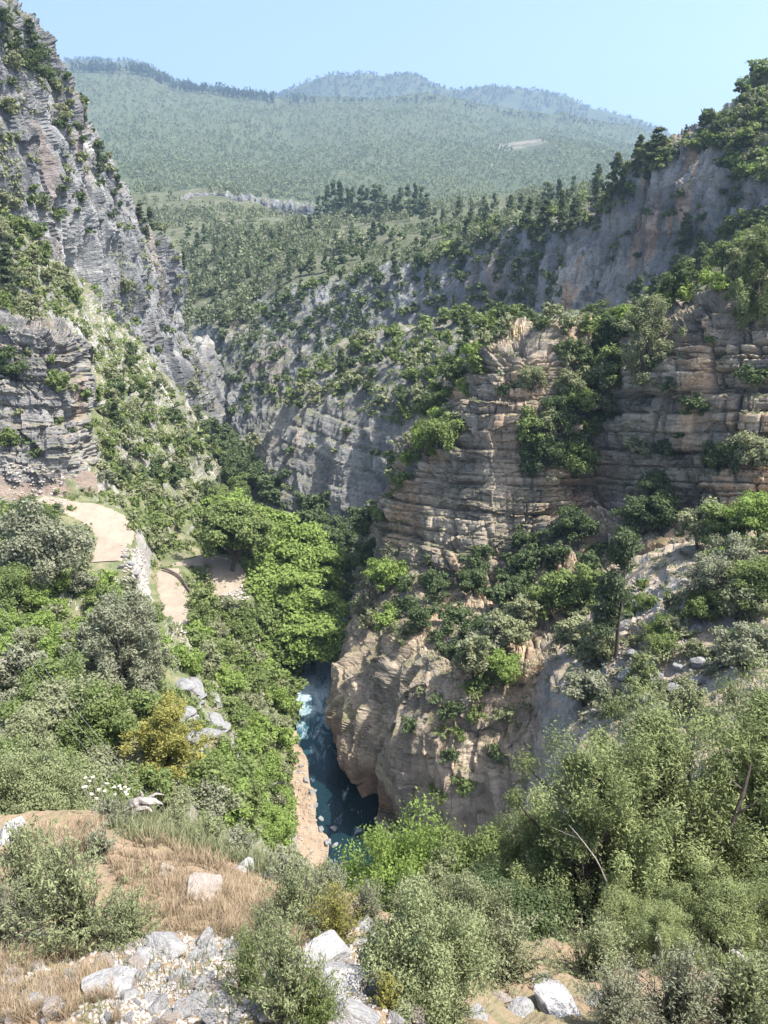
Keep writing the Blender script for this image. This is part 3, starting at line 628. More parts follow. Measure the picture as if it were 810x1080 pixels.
# --- river, its pebble bank and the gorge floor
ZR = 0.0
def flat(name, pts, z, mat, step=1.0, amp=0.0, seed=1):
    """level sheet between two banks: rows of (left px, right px, py)"""
    rows = []
    for l, r, py in pts:
        ang = PITCH + math.atan((py - 540) / FL); Y = (CAMZ - z) / math.tan(ang)
        a = P(l, py, Y); b = P(r, py, Y)
        rows.append([a + (b - a) * k / 8 for k in range(9)])
    G0 = np.array(rows); t = np.linspace(0, len(rows) - 1, 45 * len(rows))
    G = pchip(pchip(G0, t).swapaxes(0, 1), np.linspace(0, 8, 150)).swapaxes(0, 1)
    nv_, nu_ = G.shape[:2]; q = G.reshape(-1, 3)
    if amp: q[:, 2] += amp * fbm(q[:, 0] / 2, q[:, 1] / 2, 0 * q[:, 2], 4, seed)
    idx = np.arange(nv_ * nu_).reshape(nv_, nu_)
    f = np.stack([idx[:-1, :-1], idx[:-1, 1:], idx[1:, 1:], idx[1:, :-1]], -1).reshape(-1, 4)
    N = np.tile([0, 0, 1.0], (len(q), 1))
    o = link(name, make_mesh(name, q, f, mats=[mat], smooth=True)); tag(o, kind='structure')
    if o.data.polygons[0].normal.z < 0: o.data.flip_normals()
    SHEETS.append((name, q.astype(np.float32), N.astype(np.float32)))
    return o
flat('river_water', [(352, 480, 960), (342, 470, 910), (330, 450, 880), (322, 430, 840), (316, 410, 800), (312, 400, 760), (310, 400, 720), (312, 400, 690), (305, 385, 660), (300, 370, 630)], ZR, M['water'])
flat('pebble_bank', [(290, 372, 985), (292, 356, 940), (296, 344, 915), (300, 347, 890), (302, 333, 865), (303, 334, 845), (304, 326, 822), (304, 324, 800), (302, 314, 785), (300, 313, 770)], ZR + .45, M['sand'], amp=.9, seed=170)
flat('gorge_floor', [(200, 640, 1000), (220, 560, 900), (220, 500, 800), (200, 480, 700), (160, 460, 600), (120, 420, 520), (100, 400, 470), (90, 380, 440)], ZR - .9, M['forest_floor'])
build_zbuf()
# ------------------------------------------------------------------ plants
def cards(rng, cen, crad, n, size, flat=.8, aspect=.5, up=.35, shell=.45, ctone=None, jit=.6, droop=0.0, axis=None, scatter=.18):
    """n leaf-shaped faces round each clump centre; returns verts (m*4,3) and a tone per vertex"""
    cen = np.asarray(cen, float); k = len(cen); crad = np.broadcast_to(np.asarray(crad, float), (k,))
    o = rng.normal(size=(k, n, 3)); o /= np.linalg.norm(o, axis=2, keepdims=True)
    r = rng.uniform(shell ** 2, 1, (k, n, 1)) ** .5 * (1 + scatter * rng.normal(size=(k, n, 1)))
    c = cen[:, None] + o * r * crad[:, None, None] * np.array([1, 1, flat])
    nn = o * .75 + rng.normal(size=(k, n, 3)) * jit + np.array([0, 0, up])
    nn /= np.linalg.norm(nn, axis=2, keepdims=True)
    t = rng.normal(size=(k, n, 3)) + np.array([0, 0, -droop])
    if axis is not None: t = t * .55 + axis[:, None] * 1.2
    t -= nn * (t * nn).sum(2, keepdims=True); t /= np.linalg.norm(t, axis=2, keepdims=True)
    b = np.cross(nn, t)
    a = size * rng.uniform(.65, 1.35, (k, n, 1)); w = a * aspect * rng.uniform(.8, 1.2, (k, n, 1))
    m = c + t * a * .15
    V = np.stack([c - t * a, m + b * w, c + t * a, m - b * w], 2).reshape(-1, 3)
    if ctone is None: ctone = np.clip(.5 + .2 * rng.normal(size=k), 0, 1)
    tone = np.clip(ctone[:, None] * .55 + .45 * rng.uniform(0, 1, (k, n)), 0, 1)
    return V, np.repeat(tone.ravel(), 4)

def quads(nv): return np.arange(nv).reshape(-1, 4)

def tube(path, rad, sides=7, rng=None):
    path = np.asarray(path, float); rad = np.asarray(rad, float); n = len(path)
    T = np.gradient(path, axis=0); T /= np.maximum(np.linalg.norm(T, axis=1, keepdims=True), 1e-9)
    ref = np.array([.3, .9, .2]); A = np.cross(T, ref); A /= np.maximum(np.linalg.norm(A, axis=1, keepdims=True), 1e-9); B = np.cross(T, A)
    a = np.linspace(0, 2 * pi, sides, endpoint=False)
    rr = rad[:, None] * (1 if rng is None else rng.uniform(.85, 1.15, (n, sides)))
    V = path[:, None] + (A[:, None] * np.cos(a)[None, :, None] + B[:, None] * np.sin(a)[None, :, None]) * rr[..., None]
    idx = np.arange(n * sides).reshape(n, sides); j = np.roll(idx, -1, 1)
    F = np.stack([idx[:-1], j[:-1], j[1:], idx[1:]], -1).reshape(-1, 4)
    cap = np.array([[idx[-1, i], idx[-1, (i + 1) % sides], idx[-1, (i + 2) % sides], idx[-1, (i + 2) % sides]] for i in range(0)], int).reshape(-1, 4)
    return V.reshape(-1, 3), F

def join(parts):
    V, F, o = [], [], 0
    for v, f in parts:
        V.append(v); F.append(f + o); o += len(v)
    return np.concatenate(V), np.concatenate(F)

def wobble_path(rng, a, b, n=6, amt=.06, sag=0.0):
    a = np.array(a, float); b = np.array(b, float); t = np.linspace(0, 1, n)[:, None]
    p = a + (b - a) * t; L = np.linalg.norm(b - a)
    w = rng.normal(size=(n, 3)) * amt * L; w[0] = 0; w[-1] = 0
    p = p + w; p[:, 2] -= sag * L * 4 * (t * (1 - t))[:, 0]
    return p

LOD = {'far': (9, 11, .15), 'small': (18, 40, .07), 'mid': (34, 120, .036), 'big': (70, 260, .0195), 'huge': (112, 860, .0070)}

def clump_centres(rng, k, cz, rx, rz, r0=.45, r1=.9, lump=.25, low=-.6):
    d = rng.normal(size=(k * 3, 3)); d /= np.linalg.norm(d, axis=1, keepdims=True); d = d[d[:, 2] > low][:k]
    r = rng.uniform(r0, r1, (len(d), 1)) * (1 + lump * rng.normal(size=(len(d), 1)))
    return np.array([0, 0, cz]) + d * r * np.array([rx, rx, rz])

def build_proto(kind, lod, seed):
    """one plant of unit height: (leaf verts, tone), (wood verts, faces) or None"""
    rng = np.random.RandomState(seed); k, n, sz = LOD[lod]
    wood = []; hi = lod in ('mid', 'big', 'huge')
    if lod == 'huge' and kind in ('shrub', 'oak'): n, sz = 420, .0125
    sides = 5 if lod == 'mid' else 7
    if kind == 'shrub':
        cen = clump_centres(rng, k, .42, .56, .42, .3, .95, .2, -.5)
        cen = np.concatenate([cen, np.c_[rng.uniform(-.35, .35, (k // 4 + 1, 2)), rng.uniform(.1, .35, k // 4 + 1)]])
        cr = .20 * rng.uniform(.7, 1.35, len(cen)) * (9 / k) ** .18
        V, T = cards(rng, cen, cr, n, sz, aspect=.5)
        if hi:
            for c in cen[:: max(1, k // 9)]:
                wood.append(tube(wobble_path(rng, (c[0] * .12, c[1] * .12, -.06), c, 5, .05), np.linspace(.022, .006, 5), sides))
    elif kind == 'oak':          # rounded evergreen or broadleaved tree on a short trunk
        cen = clump_centres(rng, k, .54, .42, .42, .35, 1.0, .16, -.85)
        cr = .17 * rng.uniform(.7, 1.35, len(cen)) * (9 / k) ** .16
        V, T = cards(rng, cen, cr, n, sz, flat=.75, aspect=.55)
        if hi:
            tr = wobble_path(rng, (0, 0, -.05), (rng.uniform(-.04, .04), rng.uniform(-.04, .04), .6), 7, .025)
            wood.append(tube(tr, np.linspace(.036, .016, 7), sides))
            for c in cen[:: max(1, k // 12)]:
                s = tr[rng.randint(2, 6)]; wood.append(tube(wobble_path(rng, s, c, 5, .05), np.linspace(.014, .004, 5), 5))
    elif kind == 'plane':        # broad light-green riverside tree, crown in tiers of boughs
        cen = clump_centres(rng, int(k * 1.25), .60, .50, .38, .4, 1.0, .14, -.6)
        cr = .16 * rng.uniform(.7, 1.4, len(cen)) * (9 / k) ** .14
        V, T = cards(rng, cen, cr, n, sz * 1.05, flat=.55, aspect=.7, up=.7)
        if hi:
            tr = wobble_path(rng, (0, 0, -.05), (.03, .02, .5), 6, .03); wood.append(tube(tr, np.linspace(.034, .02, 6), sides))
            for c in cen[:: max(1, k // 12)]:
                s = tr[rng.randint(2, 6)]; wood.append(tube(wobble_path(rng, s, c, 5, .05), np.linspace(.016, .004, 5), 5))
    elif kind in ('pine', 'cypress'):
        kk = int(k * 1.7); z = rng.uniform(.10, .99, kk) ** .9
        rr = (.25 if kind == 'pine' else .13) * (1 - z) ** .75 + .02
        rad = rr * rng.uniform(.25, 1.05, kk) * (1 + .2 * rng.normal(size=kk)); a = rng.uniform(0, 2 * pi, kk)
        cen = np.stack([rad * np.cos(a), rad * np.sin(a), z - rad * .12], -1)
        cr = (.085 if kind == 'pine' else .07) * rng.uniform(.7, 1.3, kk) * (1.25 - .6 * z) * (9 / k) ** .1
        V, T = cards(rng, cen, cr, int(n * .7) + 2, sz * .85, flat=.6, aspect=.38, up=.3)
        if hi:
            wood.append(tube(wobble_path(rng, (0, 0, -.05), (0, 0, .93), 8, .006), np.linspace(.024, .004, 8), sides))
            for c in cen[:: max(1, kk // 16)]: wood.append(tube(wobble_path(rng, (0, 0, c[2] - .03), c, 4, .04), np.linspace(.008, .003, 4), 4))
    elif kind == 'juniper':      # ragged upright tree, sprays on rising boughs
        kk = int(k * 1.5); z = rng.uniform(.04, .97, kk)
        rr = .30 * np.sin(pi * np.clip(z * .85 + .12, 0, 1)) ** .8 * rng.uniform(.35, 1.15, kk); a = rng.uniform(0, 2 * pi, kk)
        lob = 1 + .35 * np.sin(3 * a + 7 * z + seed)
        cen = np.stack([rr * lob * np.cos(a), rr * lob * np.sin(a), np.clip(z + .06 * rng.normal(size=kk), .02, 1)], -1)
        ax = np.stack([np.cos(a) * .6, np.sin(a) * .6, np.full(kk, .8)], -1)
        cr = .100 * rng.uniform(.45, 1.6, kk) * (9 / k) ** .26
        V, T = cards(rng, cen, cr, int(n * .7) + 2, sz * .95, flat=1.2, aspect=.3, axis=ax, ctone=np.clip(.5 + .3 * rng.normal(size=kk), 0, 1), scatter=.3)
        if hi:
            tr = wobble_path(rng, (0, 0, -.05), (.02, 0, .9), 8, .02); wood.append(tube(tr, np.linspace(.032, .006, 8), sides))
            for c in cen[:: max(1, kk // 18)]: wood.append(tube(wobble_path(rng, tr[int(np.clip(c[2] * 7 - .8, 0, 7))], c, 5, .05), np.linspace(.012, .003, 5), 4))
    if kind == 'juniper' and lod == 'huge':      # bare dead twigs sticking out between the sprays
        for c in cen[::4]: wood.append(tube(wobble_path(rng, tr[int(np.clip(c[2] * 7 - .8, 0, 7))], c * np.array([1.12, 1.12, 1.0]) + [0, 0, .02], 6, .05), np.linspace(.0045, .0014, 6), 4))
    elif kind == 'bare_pine':    # tall thin trunk, boughs mostly to one side
        z = np.concatenate([rng.uniform(.30, .98, int(k * .9)), rng.uniform(.8, 1, k // 3)]); kk = len(z)
        a = rng.normal(pi, 1.0, kk); rad = .26 * (1.1 - z) ** .6 * rng.uniform(.2, 1.1, kk)
        cen = np.stack([rad * np.cos(a), rad * np.sin(a), z - rad * .15], -1); cr = .062 * rng.uniform(.6, 1.4, kk)
        V, T = cards(rng, cen, cr, int(n * .6), sz * .9, flat=.6, aspect=.35)
        wood.append(tube(wobble_path(rng, (0, 0, -.05), (0, 0, .97), 9, .004), np.linspace(.022, .005, 9), 8))
        for c in cen[::3]: wood.append(tube(wobble_path(rng, (0, 0, c[2] - .02), c, 4, .04), np.linspace(.006, .002, 4), 4))
    elif kind == 'wispy':        # many thin leafy shoots fanning out of one root
        ns = {'far': 14, 'small': 24, 'mid': 46, 'big': 95, 'huge': 150}[lod]; nl = {'far': 6, 'small': 12, 'mid': 22, 'big': 44, 'huge': 60}[lod]
        cc, ax, tn = [], [], []
        for i in range(ns):
            a = rng.uniform(0, 2 * pi); el = rng.uniform(.25, 1.0) ** .8; L = rng.uniform(.55, 1.08)
            tip = np.array([math.cos(a) * (1 - el) * .95, math.sin(a) * (1 - el) * .95, el]) * L; tip[2] *= .95
            pth = wobble_path(rng, (rng.normal() * .05, rng.normal() * .05, -.04), tip, 7, .03, -.05)
            if hi: wood.append(tube(pth, np.linspace(.006, .0018, 7), 4))
            t = rng.uniform(.18, 1.0, nl) * 5.999; k0 = t.astype(int); f = (t - k0)[:, None]
            cc.append(pth[k0] * (1 - f) + pth[k0 + 1] * f + rng.normal(size=(nl, 3)) * .022); ax.append(np.tile(pth[-1] - pth[0], (nl, 1)) / L); tn.append(np.full(nl, np.clip(.5 + .22 * rng.normal(), 0, 1)))
        cc = np.concatenate(cc); ax = np.concatenate(ax)
        V, T = cards(rng, cc, .02, 2, sz * .95, aspect=.28, axis=ax, ctone=np.concatenate(tn), shell=.1)
    return (V, T), (wood if wood else None)

PROTO = {}
def proto(kind, lod, leaf, var):
    key = (kind, lod, leaf, var)
    if key not in PROTO:
        gk = (kind, lod, var)
        if gk not in PROTO: PROTO[gk] = build_proto(kind, lod, hash_seed(kind, lod, var))
        (V, T), wd = PROTO[gk]
        lm = make_mesh('%s_leaves' % kind, V, quads(len(V)), T, mats=[M[leaf]])
        wm = None
        if wd is not None:
            wk = ('wood',) + gk
            if wk not in PROTO:
                mm = lambda ws: make_mesh('%s_wood' % kind, *join(ws), smooth=True, mats=[M['bark']])
                if kind == 'wispy' or lod == 'mid': PROTO[wk] = (mm(wd), [])
                elif kind == 'shrub': PROTO[wk] = (None, [mm([q]) for q in wd])
                else:       # trunk, then its boughs; the many thin dead twigs of a near juniper stay together
                    b = wd[1:19]; PROTO[wk] = (mm(wd[:1]), [mm([q]) for q in b] + ([mm(wd[19:])] if len(wd) > 19 else []))
            wm = PROTO[wk]
        PROTO[key] = (lm, wm)
    return PROTO[key]

def hash_seed(*a):
    h = 17
    for ch in '|'.join(map(str, a)): h = (h * 31 + ord(ch)) % 1000003
    return h

NAMES = {'bare_pine': ('tall_pine', 'tree'), 'wispy': ('thin_leaved_shrub', 'shrub'), 'shrub': ('shrub', 'shrub'), 'oak': ('broadleaf_tree', 'tree'), 'plane': ('plane_tree', 'tree'), 'pine': ('pine_tree', 'tree'), 'cypress': ('slender_conifer', 'tree'), 'juniper': ('juniper_tree', 'tree')}
NOUN = {'bare_pine': 'tall pine', 'wispy': 'wispy shrub', 'shrub': 'shrub', 'oak': 'bushy tree', 'plane': 'broad leafy tree', 'pine': 'pine', 'cypress': 'slender conifer', 'juniper': 'ragged juniper'}
LEAFWORD = {'bright': 'bright green', 'mid': 'mid green', 'olive': 'olive green', 'dark': 'dark green', 'grey': 'grey-green', 'pine': 'deep green', 'juniper': 'dull green', 'yellowish': 'yellow-green', 'thin': 'thin-leaved'}
PLANTS = []      # every plant that stands by itself, set up first and built at the end

def plant(kind, leaf, base, h, zone=None, label=None, lod=None, rot=None, wide=1.0, vary=True, bury=0.0, lean=None, group=None, name=None, cat=None, show=None):
    base = np.array(base, float); x, y, d = proj(base[None])
    PLANTS.append(dict(kind=kind, leaf=leaf, base=base, h=h, zone=zone, label=label, lod=lod, rot=rnd.uniform(0, 2 * pi) if rot is None else rot,
                       w=h * wide * (rnd.uniform(.85, 1.2) if vary else 1), bury=bury, lean=lean or (rnd.uniform(-.06, .06), rnd.uniform(-.06, .06)),
                       px=x[0], py=y[0] - h * FL / d[0] * .5, hp=h * FL / d[0], var=rnd.randrange(60), group=group, name=name, cat=cat))

def realize(q):
    hp = q['hp']; lod = q['lod'] or ('far' if hp < 14 else 'small' if hp < 30 else 'mid' if hp < 62 else 'big')
    nv = {'far': 5, 'small': 5, 'mid': 4, 'big': 3}.get(lod, 2)
    lm, wm = proto(q['kind'], lod, q['leaf'], q['var'] % nv)
    nm, ct = NAMES[q['kind']]; nm = q['name'] or nm; ct = q['cat'] or ct
    b = q['base'].copy(); b[2] -= q['bury'] * q['h']; sc = (q['w'], q['w'], q['h'])
    if wm is None: o = link(nm, lm, None, b, q['rot'], sc)
    else:
        o = bpy.data.objects.new(nm, None); COL.objects.link(o); o.empty_display_size = .3
        o.location = b; o.rotation_euler = (*q['lean'], q['rot']); o.scale = sc
        low = q['kind'] in ('shrub', 'wispy')
        link('foliage' if low else 'crown', lm, o); st = None
        if wm[0] is not None: st = link('stem' if low else 'trunk', wm[0], o)
        for k, bm_ in enumerate(wm[1]): link('stem' if st is None else 'branch' if k < 18 else 'twigs', bm_, o if st is None else st)
    tag(o, q['label'], ct, q['group']); q['obj'] = o

def bake_mass(name, qs, label):
    """plants past the three hundred that show largest, as one mass"""
    VV, TT, by = [], [], {}
    for q in qs:
        lod = 'far' if q['hp'] < 18 else 'small'; gk = (q['kind'], lod, q['var'] % 5)
        if gk not in PROTO: PROTO[gk] = build_proto(q['kind'], lod, hash_seed(*gk))
        V, T = PROTO[gk][0]; c, s_ = math.cos(q['rot']), math.sin(q['rot'])
        R = np.array([[c, s_, 0], [-s_, c, 0], [0, 0, 1]])
        b = q['base'].copy(); b[2] -= q['bury'] * q['h']
        by.setdefault(q['leaf'], []).append(((V * np.array([q['w'], q['w'], q['h']])) @ R + b, T))
    V = np.concatenate([v for l in by.values() for v, t in l]); T = np.concatenate([t for l in by.values() for v, t in l])
    mi = np.concatenate([np.full(sum(len(v) for v, t in l) // 4, i) for i, l in enumerate(by.values())])
    o = link(name, make_mesh(name, V, quads(len(V)), T, mats=[M[k] for k in by], midx=mi)); tag(o, label, None, None, 'stuff')

def scatter(zone, poly, n, mix, sep=.7, sheets=None, not_in=(), tries=12, min_nz=None, lods=None, steep_ok=True, bury=.06, edge_bias=None):
    """individual plants over a patch of the photo; mix: (kind, leaf, weight, h lo, h hi)"""
    xs = [p[0] for p in poly]; ys = [p[1] for p in poly]
    placed = []; wts = np.array([m[2] for m in mix], float); wts /= wts.sum(); cum = np.cumsum(wts)
    made = 0
    for t in range(n * tries):
        if made >= n: break
        px = rnd.uniform(min(xs), max(xs)); py = rnd.uniform(min(ys), max(ys))
        if not in_poly([px], [py], poly)[0] or any(in_poly([px], [py], q)[0] for q in not_in): continue
        h_ = hit(px, py)
        if h_ is None: continue
        p, nrm, sh, d = h_
        if sheets and sh not in sheets: continue
        if min_nz is not None and nrm[2] < min_nz and rnd.random() < .9: continue
        m = mix[int(np.searchsorted(cum, rnd.random()))]; h = rnd.uniform(m[3], m[4]) * rnd.uniform(.8, 1.15)
        hp = h * FL / d
        if any((px - a) ** 2 + (py - b) ** 2 < (sep * .5 * (hp + c)) ** 2 * .5 for a, b, c in placed): continue
        placed.append((px, py, hp)); plant(m[0], m[1], p, h, zone, bury=bury); made += 1
    return made

def at(px, py): 
    h_ = hit(px, py)
    if h_ is None: raise ValueError('no ground at %s %s' % (px, py))
    return h_[0].astype(float)

def stuff_cards(name, items, mat, per, size_f, label, seed, flat=.8, aspect=.55, shell=.2, up=.4, patch=None):
    """many small plants as one mass; items: centre, radius, height"""
    rng = np.random.RandomState(seed)
    I = np.array(items, float); V, T = cards(rng, I[:, :3], I[:, 3], per, 1.0, flat=flat, aspect=aspect, up=up, shell=shell, ctone=rng.uniform(0, 1, len(I)) if patch is None else np.clip(.5 + .45 * rng.normal(size=len(I)) * .5 + 1.1 * fbm(I[:, 0] / patch, I[:, 1] / patch, I[:, 2] / patch, 4, seed), 0, 1))
    # scale cards to their own plant
    V = V.reshape(len(I), per, 4, 3); c = V.mean(2, keepdims=True); V = c + (V - c) * (I[:, 3] * size_f)[:, None, None, None]
    if I.shape[1] > 4:
        V[..., 2] = I[:, 2][:, None, None] + (V[..., 2] - I[:, 2][:, None, None]) * I[:, 4][:, None, None]
    o = link(name, make_mesh(name, V.reshape(-1, 3), quads(len(I) * per * 4), T, mats=[mat])); tag(o, label, None, None, 'stuff'); return o

def mass(poly, n, sheets=None, not_in=(), clump=None, seed=3):
    """ground points (n at most) spread evenly over a patch of the photo"""
    rng = np.random.RandomState(seed); xs = [p[0] for p in poly]; ys = [p[1] for p in poly]
    px = rng.uniform(min(xs), max(xs), n * 3); py = rng.uniform(min(ys), max(ys), n * 3)
    m = in_poly(px, py, poly)
    for q in not_in: m &= ~in_poly(px, py, q)
    px, py = px[m][:n], py[m][:n]
    ix = np.clip((px / 2).astype(int), 0, 404); iy = np.clip((py / 2).astype(int), 0, 539); i = ZI[iy, ix]
    ok = i >= 0
    if sheets is not None:
        names = [s[0] for s in SHEETS]; want = np.array([nm in sheets for nm in names]); ok &= want[ZS[np.maximum(i, 0)]]
    i = i[ok]
    # small shift inside the cell so that no grid shows
    p = ZP[i] + rng.uniform(-1, 1, (len(i), 3)) * np.array([1, 1, .2]) * (ZV[iy[ok], ix[ok]] / FL)[:, None]
    return p, ZN[i], ZV[iy[ok], ix[ok]]

def mass_on(sheet_name, n, poly=None, not_in=(), seed=3):
    """points spread over one surface, evenly as the photo shows it"""
    rng = np.random.RandomState(seed); k = [s_[0] for s_ in SHEETS].index(sheet_name); p = SHEETS[k][1]; nu_ = GRID[sheet_name]
    i = rng.randint(0, len(p) - nu_ - 1, n); i = i[(i % nu_) < nu_ - 1]; a = rng.rand(len(i), 1); b = rng.rand(len(i), 1)
    q = (p[i] * (1 - a) + p[i + 1] * a) * (1 - b) + (p[i + nu_] * (1 - a) + p[i + nu_ + 1] * a) * b
    x, y, d = proj(q); ok = (x > -20) & (x < 830) & (y > -20)
    if poly is not None: ok &= in_poly(x, y, poly)
    for g in not_in: ok &= ~in_poly(x, y, g)
    zx = np.clip((x / 2).astype(int), 0, 404); zy = np.clip((y / 2).astype(int), 0, 539); ok &= d < ZV[zy, zx] * 1.06 + 3
    return q[ok], None, d[ok]
# ------------------------------------------------------------------ far woods, as masses
rng = np.random.RandomState(77)
MT_ALL = [(0, 40), (810, 40), (810, 260), (150, 330)]
scree_patch = [(535, 152), (552, 146), (560, 140), (570, 150), (592, 156), (570, 160), (545, 162)]
p, n_, d = mass_on('mountain_slope', 60000, None, (scree_patch,), seed=5)
keep = fbm(p[:, 0] / 60, p[:, 1] / 60, p[:, 2] / 60, 4, 301) > -.42; p, d = p[keep], d[keep]
h = rng.uniform(3.5, 8.5, len(p)) * np.clip(d / 1100, .55, 1.1)
stuff_cards('forest', np.c_[p + np.c_[0 * h, 0 * h, h * .45], h * .36, 1 + .6 * rng.rand(len(p))], M['far_tree'], 12, .5, 'pale hazy wood covering the broad mountain slope', 6, shell=.3, patch=110)
p, n_, d = mass_on('mountain', 40000, None, (scree_patch,), seed=8)
keep = fbm(p[:, 0] / 110, p[:, 1] / 110, p[:, 2] / 60, 4, 305) > -.25; p, d = p[keep], d[keep]
h = rng.uniform(8, 17, len(p))
stuff_cards('forest', np.c_[p + np.c_[0 * h, 0 * h, h * .45], h * .34, 1 + .9 * rng.rand(len(p))], M['ridge_tree'], 12, .5, 'bluish dark wood on the rocky summit ridge', 9, shell=.3, patch=120)
p, n_, d = mass_on('mountain_slope', 26000, [(140, 170), (340, 190), (340, 250), (140, 275)], (), seed=18)
h = rng.uniform(3.5, 7.5, len(p))
if len(p): stuff_cards('forest', np.c_[p + np.c_[0 * h, 0 * h, h * .45], h * .40, 1 + .6 * rng.rand(len(p))], M['shelf_tree'], 16, .45, 'mixed wood in the hollow at the mountain foot', 19, shell=.3)
# trees along the crest of the nearer ridge
cr = []
for i in range(420):
    x = rng.uniform(48, 640) if i > 190 else rng.uniform(48, 290)
    y0 = np.interp(x, [50, 100, 150, 190, 240, 280, 340, 405, 465, 530, 605, 650], rid2[2:14]) + rng.uniform(1.0, 5)
    hh = hit(x, y0 + 2)
    if hh is None or hh[2] != 'mountain_slope': continue
    h = rng.uniform(14, 32) if x < 330 else rng.uniform(9, 19)
    cr.append((*(hh[0] + np.array([0, 0, h * .5])), h * .27, 1.7))
stuff_cards('forest', cr, M['ridge_tree'], 16, .42, 'dark line of pines along the crest of the mountain slope', 12, shell=.2)

SHELF = [(150, 170), (250, 195), (330, 215), (640, 190), (690, 150), (700, 180), (640, 230), (590, 262), (540, 250), (480, 275), (440, 285), (400, 298), (350, 305), (300, 318), (260, 335), (215, 345), (195, 260)]
band = [(215, 207), (240, 208), (300, 217), (325, 221), (325, 228), (300, 228), (250, 222), (215, 216)]
p, n_, d = mass_on('wooded_shelf', 9000, None, (band,), seed=15)
keep = (fbm(p[:, 0] / 22, p[:, 1] / 22, p[:, 2] / 22, 4, 311) > -.06); p, d = p[keep], d[keep]
h = rng.uniform(3.5, 7.5, len(p)) * np.clip(d / 380, .7, 1.25)
stuff_cards('forest', np.c_[p + np.c_[0 * h, 0 * h, h * .42], h * .36, 1 + .7 * rng.rand(len(p))], M['shelf_tree'], 34, .26, 'mixed wood on the shelf above the gorge', 16, shell=.35, patch=40)

p, n_, d = mass([(150, 225), (270, 250), (270, 340), (190, 352), (180, 300)], 1000, ('wooded_shelf', 'gorge_back_wall'), (), seed=17)
p = p[fbm(p[:, 0] / 22, p[:, 1] / 22, p[:, 2] / 22, 4, 311) > -.12]
h = rng.uniform(3, 6.5, len(p))
stuff_cards('forest', np.c_[p + np.c_[0 * h, 0 * h, h * .42], h * .40, 1 + .6 * rng.rand(len(p))], M['shelf_tree'], 26, .30, 'wood spilling down behind the grey left cliff', 20, shell=.35, patch=30)
# ------------------------------------------------------------------ trees and shrubs one by one
GREY_EV = [('shrub', 'dark', 3, 1.6, 3.4), ('shrub', 'olive', 2, 1.4, 3.0), ('shrub', 'mid', 2, 1.4, 3.0)]
# grove of tall conifers at the back of the shelf, and conifers on its skyline
for x, y, h in [(336, 232, 15), (344, 231, 19), (352, 232, 21), (359, 231, 20), (366, 233, 19), (372, 231, 17), (380, 232, 20), (387, 231, 18), (394, 232, 21), (401, 231, 19), (406, 233, 15), (414, 230, 14), (421, 231, 18), (428, 229, 17), (436, 230, 20), (443, 229, 18), (450, 229, 14)]:
    hh = hit(x, y)
    plant('pine', 'pine', hh[0], h * hh[3] / 480, 'grove', wide=.9, lod='small')
scatter('shelf', [(455, 235), (640, 200), (690, 160), (640, 228), (590, 258), (530, 240), (470, 262)], 70, [('pine', 'pine', 3, 6, 10), ('oak', 'mid', 1, 4, 6)], .55, ('wooded_shelf', 'gorge_back_wall', 'streaked_cliff'))
scatter('shelf', [(190, 240), (330, 235), (470, 240), (440, 280), (350, 300), (215, 340)], 110, [('pine', 'pine', 2, 5, 9), ('oak', 'dark', 2, 4, 6.5), ('oak', 'olive', 1, 4, 6)], .6, ('wooded_shelf',))
# back wall of the gorge
scatter('wall_top', [(205, 335), (260, 322), (300, 306), (350, 292), (400, 284), (440, 272), (480, 258), (530, 238), (590, 235), (590, 262), (540, 256), (490, 278), (440, 292), (350, 310), (260, 340), (205, 352)], 70, [('oak', 'dark', 3, 3, 5.5), ('oak', 'mid', 3, 3, 5), ('pine', 'pine', 2, 4, 7)], .5, ('gorge_back_wall', 'wooded_shelf'))
scatter('back_wall', [(212, 345), (300, 318), (400, 298), (480, 275), (560, 250), (590, 300), (560, 335), (430, 345), (330, 370), (285, 430), (255, 480), (225, 470)], 95, [('shrub', 'dark', 5, 2, 4.5), ('oak', 'dark', 3, 3, 5), ('shrub', 'mid', 2, 2, 4), ('pine', 'pine', 1, 4, 7)], .7, ('gorge_back_wall',))
# streaked cliff: its wooded top and the few bushes on its face
scatter('streaked_top', [(600, 262), (640, 228), (668, 190), (690, 150), (740, 140), (765, 120), (800, 80), (810, 80), (810, 200), (770, 190), (745, 165), (700, 175), (670, 210), (630, 245)], 110, [('oak', 'mid', 3, 2.4, 4.6), ('oak', 'dark', 2, 2.4, 4.6), ('oak', 'olive', 2, 2.4, 4.4), ('pine', 'pine', 2, 4, 6), ('shrub', 'bright', 1, 2, 3.2)], .55, ('streaked_cliff',))
scatter('streaked_top', [(735, 150), (765, 118), (800, 78), (810, 78), (810, 205), (780, 190), (750, 165)], 34, [('oak', 'mid', 3, 3.4, 6), ('oak', 'olive', 3, 3.4, 5.6), ('shrub', 'bright', 2, 2.4, 4)], .5, ('streaked_cliff',))
scatter('streaked_face', [(610, 290), (650, 240), (700, 190), (790, 190), (790, 260), (700, 300), (640, 325)], 26, GREY_EV, 1.3, ('streaked_cliff',))
for x, y, h in [(690, 166, 6.5), (683, 176, 5.5), (696, 168, 5), (742, 138, 4.5)]:
    hh = hit(x, y) or hit(x, y + 12)
    plant('pine', 'pine', hh[0], h, 'streaked_top', wide=1.7)
